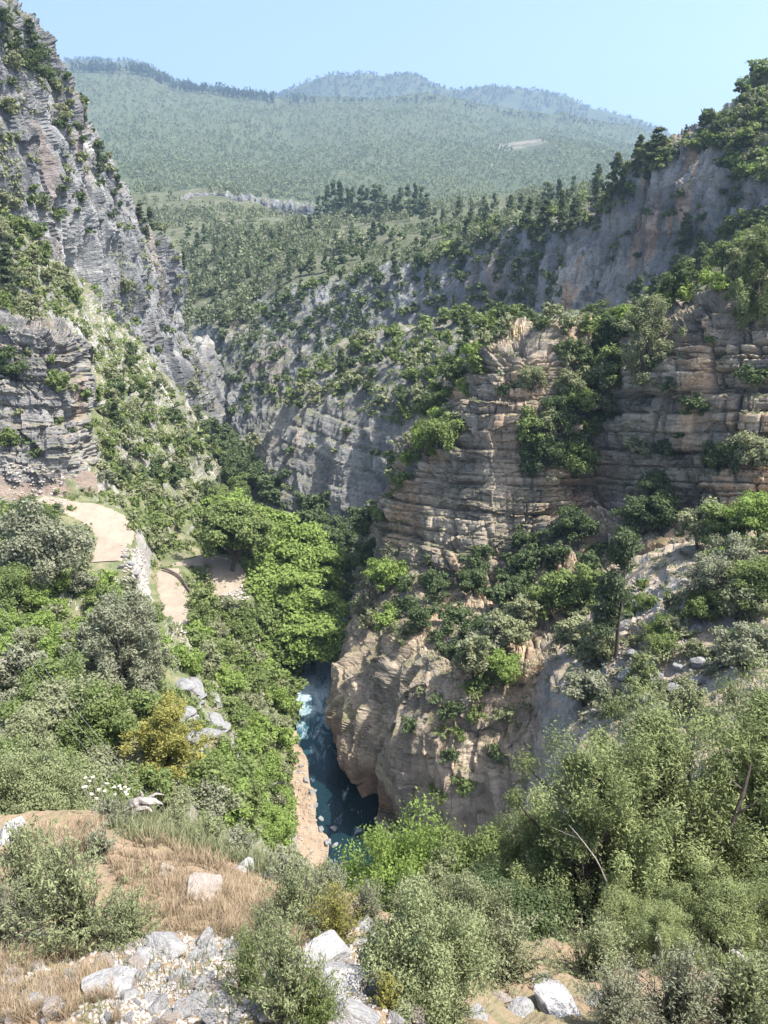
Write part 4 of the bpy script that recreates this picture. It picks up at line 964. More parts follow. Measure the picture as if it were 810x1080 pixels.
# middle spur
scatter('spur', [(290, 440), (345, 372), (400, 352), (500, 335), (590, 338), (560, 352), (500, 372), (480, 410), (440, 450), (420, 440), (380, 412), (320, 440)], 105, [('oak', 'mid', 3, 3, 5), ('shrub', 'dark', 2, 2, 4), ('oak', 'olive', 3, 2.5, 4.5), ('pine', 'pine', 1, 5, 7)], .7, ('middle_spur', 'bedded_cliff'), not_in=([(395, 385), (425, 385), (430, 420), (395, 425)],))
scatter('spur_face', [(275, 520), (300, 470), (380, 450), (420, 480), (400, 540), (330, 560), (280, 545)], 9, GREY_EV, 1.2, ('middle_spur',))
# bottom of the gorge: dark leaf colour stands in for its deep shadow
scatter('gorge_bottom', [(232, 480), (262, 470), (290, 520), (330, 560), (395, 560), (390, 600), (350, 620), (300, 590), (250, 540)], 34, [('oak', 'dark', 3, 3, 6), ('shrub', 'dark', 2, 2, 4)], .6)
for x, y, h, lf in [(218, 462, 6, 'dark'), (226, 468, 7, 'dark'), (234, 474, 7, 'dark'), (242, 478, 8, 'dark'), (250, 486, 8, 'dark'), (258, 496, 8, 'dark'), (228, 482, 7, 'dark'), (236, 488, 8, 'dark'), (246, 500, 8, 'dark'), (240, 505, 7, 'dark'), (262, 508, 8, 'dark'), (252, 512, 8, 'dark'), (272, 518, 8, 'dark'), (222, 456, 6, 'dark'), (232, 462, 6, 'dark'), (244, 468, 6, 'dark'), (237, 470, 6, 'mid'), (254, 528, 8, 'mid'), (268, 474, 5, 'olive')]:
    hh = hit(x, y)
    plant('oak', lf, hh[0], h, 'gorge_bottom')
# near right cliff
scatter('cliff_shoulder', [(400, 480), (440, 440), (470, 425), (490, 380), (510, 366), (480, 460), (440, 490), (415, 540), (390, 560)], 34, [('shrub', 'mid', 3, 1.5, 3.4), ('shrub', 'olive', 3, 1.2, 3), ('shrub', 'bright', 1, 1.5, 3)], .7, ('bedded_cliff',))
scatter('gully', [(600, 355), (645, 365), (650, 400), (630, 450), (615, 500), (585, 490), (560, 470), (590, 420)], 34, [('oak', 'mid', 3, 3, 5.5), ('oak', 'olive', 2, 3, 5), ('shrub', 'dark', 3, 2, 4)], .6, ('bedded_cliff',))
for x, y, h, k, lf in [(676, 402, 9, 'juniper', 'olive'), (628, 430, 7.5, 'oak', 'olive'), (640, 412, 6, 'oak', 'mid'), (605, 500, 5, 'shrub', 'mid'), (560, 408, 3.6, 'shrub', 'olive'), (533, 418, 2.5, 'shrub', 'dark'), (452, 478, 5.5, 'shrub', 'bright'), (465, 470, 5, 'shrub', 'mid'), (575, 490, 5, 'shrub', 'dark'), (558, 500, 4, 'shrub', 'dark')]:
    plant(k, lf, at(x, y), h, 'gully' if x > 540 else 'cliff_shoulder')
scatter('bedded_face', [(640, 440), (700, 380), (800, 340), (800, 500), (700, 530), (640, 540)], 9, GREY_EV, 1.6, ('bedded_cliff',))
for x, y, h, lf in [(790, 490, 4.2, 'olive'), (772, 496, 4, 'dark'), (755, 492, 3.2, 'dark'), (700, 482, 2.6, 'dark'), (686, 552, 4.6, 'dark'), (676, 560, 4.2, 'dark'), (700, 545, 3.5, 'dark'), (690, 525, 3.5, 'dark')]:
    plant('shrub', lf, at(x, y), h, 'bedded_face')
# shaded thicket on the ledge half way down
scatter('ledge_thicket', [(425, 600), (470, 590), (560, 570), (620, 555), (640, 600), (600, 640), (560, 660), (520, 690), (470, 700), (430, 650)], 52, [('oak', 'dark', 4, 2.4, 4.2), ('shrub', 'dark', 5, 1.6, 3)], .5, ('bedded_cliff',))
scatter('ledge_edge', [(380, 600), (410, 590), (430, 600), (425, 660), (440, 690), (390, 665), (375, 650)], 16, [('juniper', 'grey', 2, 3, 5), ('shrub', 'bright', 2, 2, 3.4), ('shrub', 'olive', 3, 1.5, 3)], .6, ('bedded_cliff',))
for x, y, h, k, lf in [(498, 715, 5, 'oak', 'olive'), (512, 700, 5, 'oak', 'grey'), (528, 690, 5, 'oak', 'olive'), (546, 668, 4.5, 'oak', 'olive'), (530, 715, 3, 'shrub', 'bright'), (505, 730, 2.6, 'shrub', 'mid'), (402, 625, 5.5, 'oak', 'bright'), (388, 640, 4.5, 'juniper', 'grey'), (412, 650, 2.2, 'shrub', 'bright'), (596, 655, 6, 'oak', 'mid'), (578, 652, 5.5, 'oak', 'mid'), (612, 645, 5.5, 'oak', 'mid'), (600, 690, 4, 'oak', 'olive')]:
    plant(k, lf, at(x, y), h, 'ledge_edge')
scatter('overhang', [(420, 720), (560, 710), (600, 750), (560, 820), (470, 860), (430, 800)], 16, [('shrub', 'dark', 3, 1.5, 3), ('shrub', 'mid', 2, 1, 2), ('shrub', 'olive', 1, 1, 2)], 1.3, ('bedded_cliff',))
# wooded slope under the streaked cliff
scatter('wooded_slope', [(585, 350), (650, 335), (700, 305), (760, 255), (810, 225), (810, 300), (760, 305), (700, 340), (640, 365)], 60, [('oak', 'mid', 3, 3.5, 6), ('oak', 'olive', 2, 3, 5.5), ('pine', 'pine', 2, 5, 9), ('shrub', 'bright', 1, 2, 3.5), ('oak', 'dark', 2, 4, 6)], .55, ('wooded_slope', 'bedded_cliff', 'streaked_cliff'))
for x, y, h, k in [(792, 340, 9, 'juniper'), (804, 300, 8, 'juniper'), (720, 270, 9, 'pine'), (735, 300, 7, 'pine')]:
    plant(k, 'juniper' if k == 'juniper' else 'pine', at(x, y), h, 'wooded_slope')
# stony spur
scatter('stony_spur', [(620, 600), (700, 575), (810, 565), (810, 700), (740, 720), (690, 760), (640, 760), (600, 720)], 46, [('shrub', 'olive', 4, .9, 2.2), ('shrub', 'grey', 3, .8, 2), ('shrub', 'bright', 1, .9, 1.8), ('shrub', 'mid', 2, .9, 2.2)], .8, ('stony_spur',), not_in=([(660, 580), (735, 575), (740, 605), (660, 615)],))
for x, y, h, k, lf in [(698, 672, 2.3, 'shrub', 'bright'), (697, 690, 2.2, 'shrub', 'mid'), (708, 672, 2.0, 'shrub', 'olive'), (682, 640, 1.8, 'shrub', 'mid'), (750, 640, 5.0, 'oak', 'grey'), (765, 625, 4.8, 'oak', 'grey'), (740, 655, 3, 'shrub', 'mid'), (735, 580, 4.6, 'oak', 'olive'), (757, 580, 5, 'oak', 'mid'), (795, 575, 6, 'oak', 'bright'), (780, 650, 4, 'shrub', 'olive'), (800, 640, 4.5, 'oak', 'mid'), (672, 735, 3.4, 'juniper', 'juniper'), (640, 752, 2.6, 'oak', 'grey'), (612, 745, 3.6, 'oak', 'grey'), (720, 750, 2.5, 'shrub', 'olive'), (785, 700, 3.2, 'shrub', 'grey'), (625, 705, 4.2, 'oak', 'olive')]:
    plant(k, lf, at(x, y), h, 'stony_spur')

# riverside trees on the gorge floor and the left bank
for x, y, h, lf, w_ in [(240, 560, 8, 'bright', .9), (250, 580, 9.5, 'bright', .9), (268, 592, 10, 'bright', .95), (284, 570, 8, 'bright', 1.0), (262, 562, 7, 'mid', .9), (300, 600, 10, 'bright', 1.0), (312, 640, 15, 'bright', .95), (296, 655, 12, 'bright', .95), (330, 700, 11.5, 'bright', 1.05), (316, 706, 10, 'bright', 1.0), (280, 622, 10, 'mid', .9), (228, 540, 6, 'mid', .9), (246, 600, 11, 'mid', .85), (278, 680, 7, 'mid', .9), (296, 690, 6, 'mid', .95)]:
    hh = hit(x, y)
    plant('plane', lf, hh[0], h, 'riverside', wide=w_, bury=.03)
scatter('bank_edge', [(292, 770), (306, 770), (305, 830), (303, 905), (290, 905)], 16, [('shrub', 'bright', 2, 1.2, 2.4), ('shrub', 'mid', 2, 1.2, 2.4), ('shrub', 'olive', 2, 1, 2)], .5)
for x, y, h in [(332, 560, 8), (350, 568, 8), (342, 585, 9), (362, 580, 8), (355, 600, 7), (366, 610, 7), (352, 625, 6), (340, 545, 8), (322, 545, 8), (364, 640, 5), (358, 655, 5)]:
    plant('oak', 'dark', hit(x, y)[0], h * .8, 'bank_foot', wide=1.1)  # dark leaf colour paints the shadow strip between river and cliff
scatter('bank_foot', [(345, 560), (372, 555), (385, 590), (375, 640), (355, 680), (345, 600)], 14, [('oak', 'mid', 2, 3, 6), ('shrub', 'bright', 2, 2, 3.5), ('shrub', 'dark', 3, 2, 4)], .6)

# left cliff
crest = [(0, 0), (30, 20), (60, 70), (110, 145), (150, 200), (205, 268), (210, 340), (195, 320), (175, 275), (140, 235), (100, 190), (60, 130), (25, 75), (0, 50)]
scatter('left_crest', crest, 62, [('shrub', 'dark', 3, 2, 4.5), ('shrub', 'olive', 3, 2, 4), ('pine', 'pine', 2, 4, 7)], .6, ('left_cliff',))
plant('cypress', 'dark', at(88, 145), 9, 'left_crest', wide=.5)
scatter('left_face', [(0, 50), (60, 130), (140, 235), (200, 330), (225, 430), (180, 400), (110, 320), (50, 250), (0, 215)], 38, [('shrub', 'dark', 3, 1.6, 4.0), ('shrub', 'olive', 5, 1.5, 4.5), ('shrub', 'mid', 2, 2, 4)], .9, ('left_cliff',))
# upper left slope
track = [(28, 512), (75, 515), (130, 545), (140, 575), (125, 600), (95, 598), (70, 560), (28, 548)]
track2 = [(165, 588), (215, 575), (262, 590), (262, 640), (210, 640), (205, 690), (165, 695)]
scatter('upper_slope', [(0, 225), (30, 240), (75, 300), (90, 340), (50, 345), (0, 330)], 34, [('oak', 'mid', 3, 3, 5.5), ('oak', 'olive', 3, 3, 5), ('pine', 'pine', 1, 5, 7), ('shrub', 'olive', 2, 2, 3)], .6, ('left_slope', 'left_cliff', 'bedded_outcrop'))
scatter('mid_slope', [(85, 345), (130, 370), (215, 440), (240, 520), (225, 560), (170, 545), (120, 510), (95, 500)], 120, [('oak', 'mid', 3, 2.6, 4.6), ('shrub', 'olive', 4, 1.8, 3.6), ('oak', 'dark', 2, 3, 5), ('shrub', 'grey', 2, 1.8, 3.4), ('pine', 'pine', 1, 4, 6.5)], .6, ('left_slope', 'left_cliff'), not_in=([(112, 320), (130, 325), (135, 350), (122, 368)], [(150, 350), (170, 355), (165, 375), (150, 370)]))
scatter('outcrop', [(0, 335), (90, 350), (98, 490), (60, 500), (0, 480)], 16, [('shrub', 'dark', 2, 1.5, 3.2), ('shrub', 'mid', 2, 1.4, 2.6), ('shrub', 'olive', 2, 1, 2)], 1.1, ('bedded_outcrop',))
for x, y, h, lf in [(18, 400, 4.2, 'dark'), (62, 415, 4, 'mid'), (10, 470, 3.2, 'mid')]:
    plant('shrub', lf, at(x, y), h, 'outcrop')
# slope between the track and the river: thick scrub
scatter('below_track', [(0, 560), (60, 560), (110, 605), (165, 640), (170, 700), (120, 740), (60, 760), (0, 740)], 58, [('oak', 'mid', 3, 2.6, 4.5), ('shrub', 'olive', 3, 1.8, 3.4), ('oak', 'bright', 3, 2.4, 4), ('oak', 'grey', 2, 2.6, 4.5), ('shrub', 'bright', 1, 1.6, 3)], .6, ('left_slope',), not_in=(track, track2, [(0, 690), (25, 690), (25, 735), (0, 740)], [(85, 690), (120, 690), (125, 735), (95, 745)]))
scatter('river_slope', [(205, 640), (265, 640), (312, 700), (318, 750), (305, 830), (300, 890), (265, 880), (225, 800), (245, 735), (175, 700)], 110, [('oak', 'mid', 3, 2.4, 4.4), ('shrub', 'bright', 3, 1.8, 3.4), ('oak', 'olive', 2, 2.4, 4), ('shrub', 'mid', 3, 1.6, 3.2)], .55, ('left_slope',), not_in=(track2, [(165, 728), (240, 725), (245, 790), (205, 800), (165, 760)]))
scatter('near_scrub', [(0, 745), (120, 735), (175, 760), (245, 800), (255, 880), (190, 862), (0, 856)], 34, [('oak', 'mid', 2, 2, 3.2), ('shrub', 'olive', 3, 1.4, 2.6), ('shrub', 'mid', 2, 1.4, 2.6), ('shrub', 'grey', 2, 1.2, 2.4)], .6, ('left_slope',), not_in=([(165, 728), (240, 725), (245, 810), (205, 810), (165, 770)],))
scatter('track_bank', [(120, 500), (175, 545), (235, 560), (250, 580), (205, 580), (165, 585), (140, 560), (128, 535)], 30, [('shrub', 'olive', 3, 1.2, 2.6), ('shrub', 'mid', 2, 1.2, 2.6), ('oak', 'mid', 1, 2.5, 4)], .65, ('left_slope',), not_in=(track, track2))
for x, y, h, k, lf in [(40, 580, 7.5, 'juniper', 'dark'), (55, 625, 9, 'oak', 'grey'), (22, 630, 6.5, 'oak', 'mid'), (8, 655, 6, 'oak', 'mid'), (150, 730, 8, 'juniper', 'grey'), (128, 735, 8, 'juniper', 'grey'), (112, 720, 7, 'juniper', 'grey'), (88, 600, 2.6, 'shrub', 'olive'), (96, 640, 3.4, 'oak', 'bright'), (60, 775, 5, 'oak', 'mid'), (80, 790, 4.5, 'oak', 'olive'), (110, 800, 4, 'oak', 'mid'), (180, 815, 4.2, 'juniper', 'yellowish'), (170, 818, 3.2, 'juniper', 'yellowish'), (250, 850, 3.5, 'oak', 'mid'), (228, 862, 3.2, 'oak', 'mid'), (246, 872, 3.0, 'oak', 'bright'), (268, 884, 3.2, 'oak', 'bright'), (288, 893, 3.2, 'oak', 'bright'), (215, 848, 3, 'shrub', 'mid')]:
    if (h_ := hit(x, y)) and h_[2] == 'left_slope': plant(k, lf, h_[0], h, 'below_track' if x < 170 else 'river_slope')

scatter('track_bank', [(60, 510), (150, 540), (150, 600), (90, 600), (30, 560)], 26, [('shrub', 'olive', 2, .5, 1.1), ('shrub', 'mid', 1, .5, 1.1)], .8, ('left_slope', 'scree'))
scatter('track_bank', [(160, 590), (262, 580), (270, 640), (215, 660), (205, 700), (165, 700)], 26, [('shrub', 'olive', 2, .5, 1.2), ('shrub', 'mid', 1, .5, 1.2)], .8, ('left_slope',))
# low scrub and grass between the bushes
p, n_, d = mass([(0, 215), (215, 290), (260, 520), (320, 700), (310, 900), (230, 880), (0, 850)], 11000, ('left_slope',), (), seed=21)
k1 = fbm(p[:, 0] / 5, p[:, 1] / 5, p[:, 2] / 5, 3, 321) > -.02; p, d = p[k1], d[k1]
h = rng.uniform(.35, 1.1, len(p)) * np.clip(d / 90, .7, 1.4)
stuff_cards('undergrowth', np.c_[p + np.c_[0 * h, 0 * h, h * .2], h * .9], M['mid'], 22, .28, 'low scrub and herbs between the bushes of the sunny slope', 22, flat=.6, shell=.1)
p, n_, d = mass([(380, 340), (810, 220), (810, 800), (560, 760), (380, 640)], 4200, ('bedded_cliff', 'wooded_slope', 'middle_spur', 'stony_spur'), seed=25)
m = (n_[:, 2] > .62) & (fbm(p[:, 0] / 5, p[:, 1] / 5, p[:, 2] / 5, 3, 325) > -.05); p, d = p[m], d[m]
h = rng.uniform(.3, .9, len(p)) * np.clip(d / 90, .6, 1.4)
stuff_cards('undergrowth', np.c_[p + np.c_[0 * h, 0 * h, h * .2], h * .85], M['grey'], 20, .30, 'low scrub on ledges and stony ground of the right side', 26, flat=.6, shell=.1)

# scrub rooted in the cracks of the far walls
p, n_, d = mass_on('gorge_back_wall', 9000, None, (), seed=61)
m = fbm(p[:, 0] / 9, p[:, 1] / 9, p[:, 2] / 22, 4, 331) > .08; p, d = p[m], d[m]
h = rng.uniform(.7, 2.2, len(p))
stuff_cards('shrubbery', np.c_[p + np.c_[0 * h, 0 * h, h * .2], h * .8], M['dark'], 12, .34, 'dark scrub in the cracks of the back wall', 62, flat=.8, shell=.2)
p, n_, d = mass_on('left_cliff', 9000, None, (), seed=63)
m = fbm(p[:, 0] / 7, p[:, 1] / 7, p[:, 2] / 18, 4, 335) > .16; p, d = p[m], d[m]
h = rng.uniform(.5, 1.6, len(p))
stuff_cards('shrubbery', np.c_[p + np.c_[0 * h, 0 * h, h * .2], h * .8], M['olive'], 12, .34, 'thin scrub in the cracks of the grey left cliff', 64, flat=.8, shell=.2)
p, n_, d = mass_on('middle_spur', 7000, None, (), seed=65)
m = (fbm(p[:, 0] / 7, p[:, 1] / 7, p[:, 2] / 12, 4, 337) > .0) & (proj(p)[1] < 425 + .25 * np.abs(proj(p)[0] - 330)); p, d = p[m], d[m]
h = rng.uniform(.5, 1.6, len(p))
stuff_cards('shrubbery', np.c_[p + np.c_[0 * h, 0 * h, h * .2], h * .8], M['mid'], 12, .34, 'low scrub over the wooded spur in mid gorge', 66, flat=.8, shell=.2)
# ------------------------------------------------------------------ stones
def stone_mesh(name, seed, mat, planes=14, sub=4, rough=.05):
    import bmesh
    rng = np.random.RandomState(seed); bm = bmesh.new(); bmesh.ops.create_icosphere(bm, subdivisions=sub, radius=1.0)
    v = np.array([x.co[:] for x in bm.verts]); f = np.array([[q.index for q in x.verts] for x in bm.faces]); bm.free()
    v *= np.array([rng.uniform(.9, 1.2), rng.uniform(.8, 1.1), rng.uniform(.7, 1.0)])
    for k in range(planes):
        n = rng.normal(size=3); n /= np.linalg.norm(n); off = rng.uniform(.40, .78)
        e = v @ n - off; v = v - n * np.clip(e, 0, None)[:, None] * .94
    x, y, z = v.T
    v = v * (1 + rough * 1.6 * fbm(x * 1.7, y * 1.7, z * 1.7, 3, seed) + rough * fbm(x * 6, y * 6, z * 6, 3, seed + 1))[:, None]
    v /= np.abs(v[:, :2]).max()
    return make_mesh(name, v, f, mats=[mat])
STONES = {(k, i): stone_mesh('stone_' + k, 400 + i + (50 if k == 'warm' else 0), M[{'pale': 'stone', 'warm': 'stone_warm', 'grey': 'stone_grey'}[k]], 9 + i, 4 if i < 5 else 3) for k in ('pale', 'warm', 'grey') for i in range(7)}
ROCKS = []
def rock(px, py, wpx, flat=.7, kind='pale', label=None, tilt=(0, 0), zone=None, depth=None, var=None, sink=.25):
    """a stone wpx photo pixels wide lying on the ground at px, py (its middle)"""
    if py > 860 and wpx > 30: wpx *= .84; flat *= .78
    b = at(px, py) if depth is None else P(px, py, depth); x, y, d = proj(b[None]); r = wpx * d[0] / FL / 2
    o = link('boulder' if r > .22 else 'rock', STONES[(kind, rnd.randrange(7) if var is None else var)], None, b + np.array([0, 0, r * flat * (.5 - sink)]))
    o.rotation_euler = (tilt[0] + rnd.uniform(-.15, .15), tilt[1] + rnd.uniform(-.15, .15), rnd.uniform(0, 6.28)); o.scale = (r, r * rnd.uniform(.75, 1.0), r * flat)
    tag(o, label, 'boulder' if r > .22 else 'rock', None); ROCKS.append((o, px, py, wpx, zone, kind, label, r))
    return o
# big stones that can be told apart
for a in [(15, 880, 66, .75, 'pale', 'large pale boulder with sharp facets under the round olive bush'), (62, 897, 44, .8, 'warm', 'pinkish upright boulder between the pale boulder and leaning slab'),
          (98, 882, 46, .45, 'pale', 'pale slab leaning over behind the dry grass', (.2, -.7)), (215, 946, 88, .34, 'warm', 'low wide rounded boulder lying in the dry grass'),
          (176, 923, 46, .28, 'warm', 'flat stone sunk in dry grass above the wide rounded boulder'), (150, 900, 34, .3, 'pale', 'small flat stone in the upper part of the dry grass'),
          (38, 988, 34, 1.0, 'pale', 'narrow steep boulder at the foot of the big wispy shrub', (.1, .4)), (118, 1046, 96, .24, 'pale', 'bright flat slab among the rubble under the wispy shrub'),
          (172, 1002, 62, .6, 'pale', 'bright white boulder below the dry grass'), (142, 1018, 34, .7, 'warm', 'warm grey stone between the bright slab and bright white boulder'),
          (206, 1062, 40, .7, 'pale', 'pale rounded block at the picture bottom left of its twin'), (232, 1056, 46, .8, 'pale', 'pale angular block beside the rounded block at the bottom'),
          (188, 1072, 30, .7, 'warm', 'brownish stone wedged against the pale rounded block'), (12, 1032, 44, .6, 'warm', 'flat pinkish boulder in yellow straw at the corner'),
          (60, 1066, 36, .6, 'warm', 'small brown boulder on the straw in the lower corner'), (384, 978, 34, .7, 'pale', 'upper of the white blocks beside the green spindly bush'),
          (400, 996, 40, .6, 'pale', 'white block under the upper white block'), (345, 1012, 84, .7, 'pale', 'top of the white rock rib below the yellow-green shrub'),
          (362, 1042, 96, .7, 'pale', 'middle and biggest block of the white rock rib'), (396, 1052, 60, .6, 'pale', 'white block on the outer side of the rock rib'),
          (374, 1076, 84, .6, 'pale', 'lowest block of the white rock rib'), (330, 1062, 44, .6, 'pale', 'block on the inner side of the white rock rib'), (425, 1074, 50, .6, 'pale', 'low block where the rock rib meets the olive bush'),
          (258, 1018, 40, .6, 'pale', 'white stone peeping out beside the spindly shrub shoots'), (240, 1002, 26, .6, 'pale', 'small white stone above the spindly shrub shoots'), (302, 1016, 30, .6, 'pale', 'white stone half hidden under the spindly shrub'),
          (590, 1064, 92, .6, 'pale', 'large grey boulder below the junipers dappled with shade'), (546, 1068, 44, .6, 'pale', 'shaded dark stone beside the dappled grey boulder'), (630, 1056, 44, .7, 'pale', 'grey stone behind the dappled boulder under the trees'),
          (258, 918, 40, .4, 'pale', 'flat pale rock at the brink above the riverside bushes'), (284, 926, 26, .5, 'pale', 'small pale rock at the brink next to the flat one'), (510, 1036, 40, .5, 'pale', 'pale stone under the shade of the olive bush'), (568, 1040, 40, .6, 'pale', 'pale stone above the dappled grey boulder'), (528, 1058, 34, .6, 'warm', 'brownish stone left of the shaded dark stone'), (656, 1072, 44, .6, 'pale', 'pale stone right of the dappled grey boulder'), (505, 1070, 46, .5, 'pale', 'low pale stone at the bottom between bush and dark stone'), (452, 1078, 44, .5, 'pale', 'low pale stone at the bottom under the dense olive bush')]:
    rock(*a[:5], label=a[5], tilt=a[6] if len(a) > 6 else (0, 0))
# outcrops of the middle distance
for k in range(34):
    x, y = rnd.choice([(195, 740, 20, 9), (222, 748, 18, 14), (218, 785, 14, 20), (190, 758, 14, 8), (212, 765, 20, 18)])[:2] if False else (rnd.gauss(208, 16), rnd.gauss(762, 20))
    if x - 165 < (y - 730) * .35: continue
    rock(x, y, rnd.uniform(14, 34), rnd.uniform(.35, .6), 'grey', zone='ledge', sink=.35)
for x, y, w, f in [(108, 706, 40, .9), (96, 716, 30, .8), (116, 724, 34, .8), (104, 738, 30, .6)]: rock(x, y, w, f, 'grey', zone='thicket')
for x, y, w, f in [(8, 702, 34, .7), (20, 712, 24, .7), (6, 722, 34, .6), (14, 734, 24, .6), (24, 726, 16, .7)]: rock(x, y, w, f, 'warm', zone='edge')
for x, y, w, f in [(20, 668, 30, .8), (36, 676, 30, .8), (4, 580, 30, .7), (12, 590, 30, .7)]: rock(x, y, w, f, 'grey', zone='edge')
for x, y, w in [(263, 737, 16), (272, 742, 14), (280, 733, 12), (92, 574, 14), (84, 566, 12), (130, 586, 12), (136, 594, 14), (128, 600, 12), (142, 604, 12)]: rock(x, y, w, .7, 'grey', zone='slope')
for x, y, w in [(660, 590, 10), (690, 600, 9), (720, 612, 12), (668, 640, 14), (700, 650, 15), (680, 665, 18), (735, 665, 16), (668, 690, 16), (715, 705, 20), (690, 715, 16), (660, 715, 24), (680, 740, 26), (650, 745, 24), (740, 700, 26), (715, 730, 28), (760, 690, 18), (700, 755, 24), (735, 720, 20)]:
    rock(x, y, w, .7, 'grey', zone='spur')
for x, y, w in [(311, 800, 7), (314, 812, 8), (322, 822, 9), (328, 835, 9), (332, 848, 10), (336, 862, 9), (338, 875, 12), (344, 888, 12), (318, 806, 6), (350, 872, 10), (352, 890, 9)]:
    hh = hit(x, y)
    rock(x, y, w, .6, 'grey', zone='river')
# loose stones on the near ground
nr = 0
while nr < 190:
    px, py = rnd.uniform(0, 460), rnd.uniform(990, 1080)
    if rnd.random() > (1.0 if py > 1035 or (130 < px < 260) else .35): continue
    if hit(px, py) is None: continue
    rock(px, py, rnd.choice([10, 13, 16, 20, 26, 34]) * rnd.uniform(.8, 1.2), rnd.uniform(.55, .9), rnd.choice(['pale', 'pale', 'warm']), zone='near'); nr += 1

def rubble(name, polys, n, rpx, label, seed, mat, sheets=None):
    rng = np.random.RandomState(seed); VV, FF, o = [], [], 0
    base = []
    for k in range(5):
        me = stone_mesh('pebble', 900 + k, mat, 8, 1, .04)
        v = np.array([x.co[:] for x in me.vertices]); f = np.array([x.vertices[:] for x in me.polygons]); base.append((v, f)); bpy.data.meshes.remove(me)
    for poly in polys:
        p, nn, d = mass(poly, n, sheets, seed=seed); seed += 1
        for i in range(len(p)):
            v, f = base[rng.randint(5)]; r = rng.uniform(*rpx) * d[i] / FL / 2; a = rng.uniform(0, 6.28); c, s_ = math.cos(a), math.sin(a)
            VV.append((v * [r, r * .8, r * .65]) @ np.array([[c, s_, 0], [-s_, c, 0], [0, 0, 1]]) + p[i] + [0, 0, r * .2]); FF.append(f + o); o += len(v)
    ob = link(name, make_mesh(name, np.concatenate(VV), np.concatenate(FF), mats=[mat])); tag(ob, label, None, None, 'stuff')
rubble('rubble', [[(0, 985), (300, 985), (300, 1080), (0, 1080)], [(300, 960), (460, 1000), (460, 1080), (300, 1080)], [(130, 985), (260, 985), (260, 1080), (100, 1080)]], 1500, (2.5, 8), 'small loose stones strewn over the near ground', 31, M['rubble_stone'], ('near_hillside',))
rubble('rubble', [[(128, 575), (150, 580), (160, 640), (130, 620)], [(195, 640), (225, 650), (235, 700), (205, 700), (185, 690)], [(230, 630), (262, 615), (262, 650), (240, 660)], [(0, 485), (70, 500), (70, 540), (0, 550)]], 260, (1.5, 5), 'pale rubble tipped down the banks of the track', 36, M['rubble_stone'])
rubble('rubble', [[(640, 590), (740, 600), (780, 680), (720, 770), (640, 760)]], 700, (1.5, 5), 'loose stones on the stony spur', 41, M['rubble_stone'], ('stony_spur',))
rubble('rubble', [[(300, 780), (330, 800), (350, 880), (350, 930), (305, 930)]], 500, (1, 3), 'pebbles along the river bank', 43, M['rubble_stone'], ('pebble_bank',))

# ------------------------------------------------------------------ near plants
def pxh(base, hp):
    return hp * proj(np.array([base]))[2][0] / FL
def near_plant(kind, leaf, px, py, hp, label, wide=1.0, depth=None, lod=None, lean=None, name=None, rot=None, group=None):
    b = at(px, py) if depth is None else P(px, py, depth)
    if kind in ('shrub', 'oak') and hp > 100: lod = 'huge'
    plant(kind, leaf, b, pxh(b, hp), None, label, lod, rot, wide, False, .02, lean, group, name)
NP = near_plant
NP('wispy', 'thin', 88, 996, 150, 'big wispy grey-green shrub with long shoots beside the dry grass', .95)
NP('wispy', 'thin', 30, 975, 130, 'wispy grey-green shrub behind the big wispy shrub at the edge', .9)
NP('wispy', 'grey', 2, 1000, 110, 'pale wispy shrub at the very edge above the corner straw', .9)
NP('wispy', 'thin', 134, 992, 78, 'small wispy shrub leaning out over the bright white boulder', 1.1)
NP('wispy', 'thin', 62, 950, 95, 'wispy shrub just below the pinkish upright boulder', 1.0)
NP('wispy', 'mid', 262, 1050, 96, 'spindly green shrub above the pale blocks at the bottom', .85)
NP('wispy', 'thin', 305, 1072, 150, 'tall spindly shrub growing in front of the white rock rib', .75)
NP('wispy', 'mid', 335, 1078, 90, 'dark spindly shrub low against the white rock rib', .9)
NP('wispy', 'yellowish', 352, 992, 92, 'yellow-green fine shrub above the white rock rib', .8)
NP('wispy', 'thin', 312, 985, 120, 'tall fine-twigged shrub at the brink above the gravel bank', .85)
NP('wispy', 'grey', 345, 960, 78, 'grey twiggy shrub at the brink under the gravel bank', 1.0)
NP('wispy', 'grey', 385, 972, 66, 'grey fine shrub above the upper white block', 1.0)
NP('wispy', 'thin', 285, 1000, 70, 'low fine shrub between dry grass and the tall spindly shrub', 1.0)
NP('wispy', 'grey', 258, 905, 52, 'low grey shrub on the brink left of the flat pale rock', 1.3)
NP('wispy', 'thin', 220, 890, 46, 'low grey-green shrub on the brink below the yellow-green juniper', 1.3)
NP('wispy', 'olive', 186, 878, 44, 'low olive shrub on the brink beside the dead stump', 1.3)
NP('wispy', 'grey', 300, 935, 58, 'grey shrub on the brink right of the small pale rock', 1.2)
NP('wispy', 'grey', 120, 868, 44, 'pale weedy shrub between leaning slab and dead stump', 1.2)
NP('shrub', 'thin', 445, 1062, 150, 'dense olive bush with fine leaves in front of the junipers', .78)
NP('shrub', 'olive', 478, 1010, 110, 'olive bush behind the dense fine-leaved bush', .8)
NP('wispy', 'thin', 470, 1088, 90, 'wispy shrub at the bottom under the dense olive bush', 1.0)
NP('wispy', 'yellowish', 408, 1060, 56, 'small yellow-green shrub between rock rib and olive bush', 1.0)
NP('wispy', 'grey', 650, 1096, 90, 'pale spindly shrub below the grey stone under the trees', 1.1)
NP('wispy', 'grey', 715, 1100, 110, 'pale feathery shrub at the bottom beneath the junipers', 1.1)
NP('wispy', 'thin', 775, 1096, 120, 'feathery grey-green shrub in the lower right corner', 1.1)
NP('wispy', 'olive', 812, 1070, 120, 'feathery shrub cut off by the right edge', 1.0)
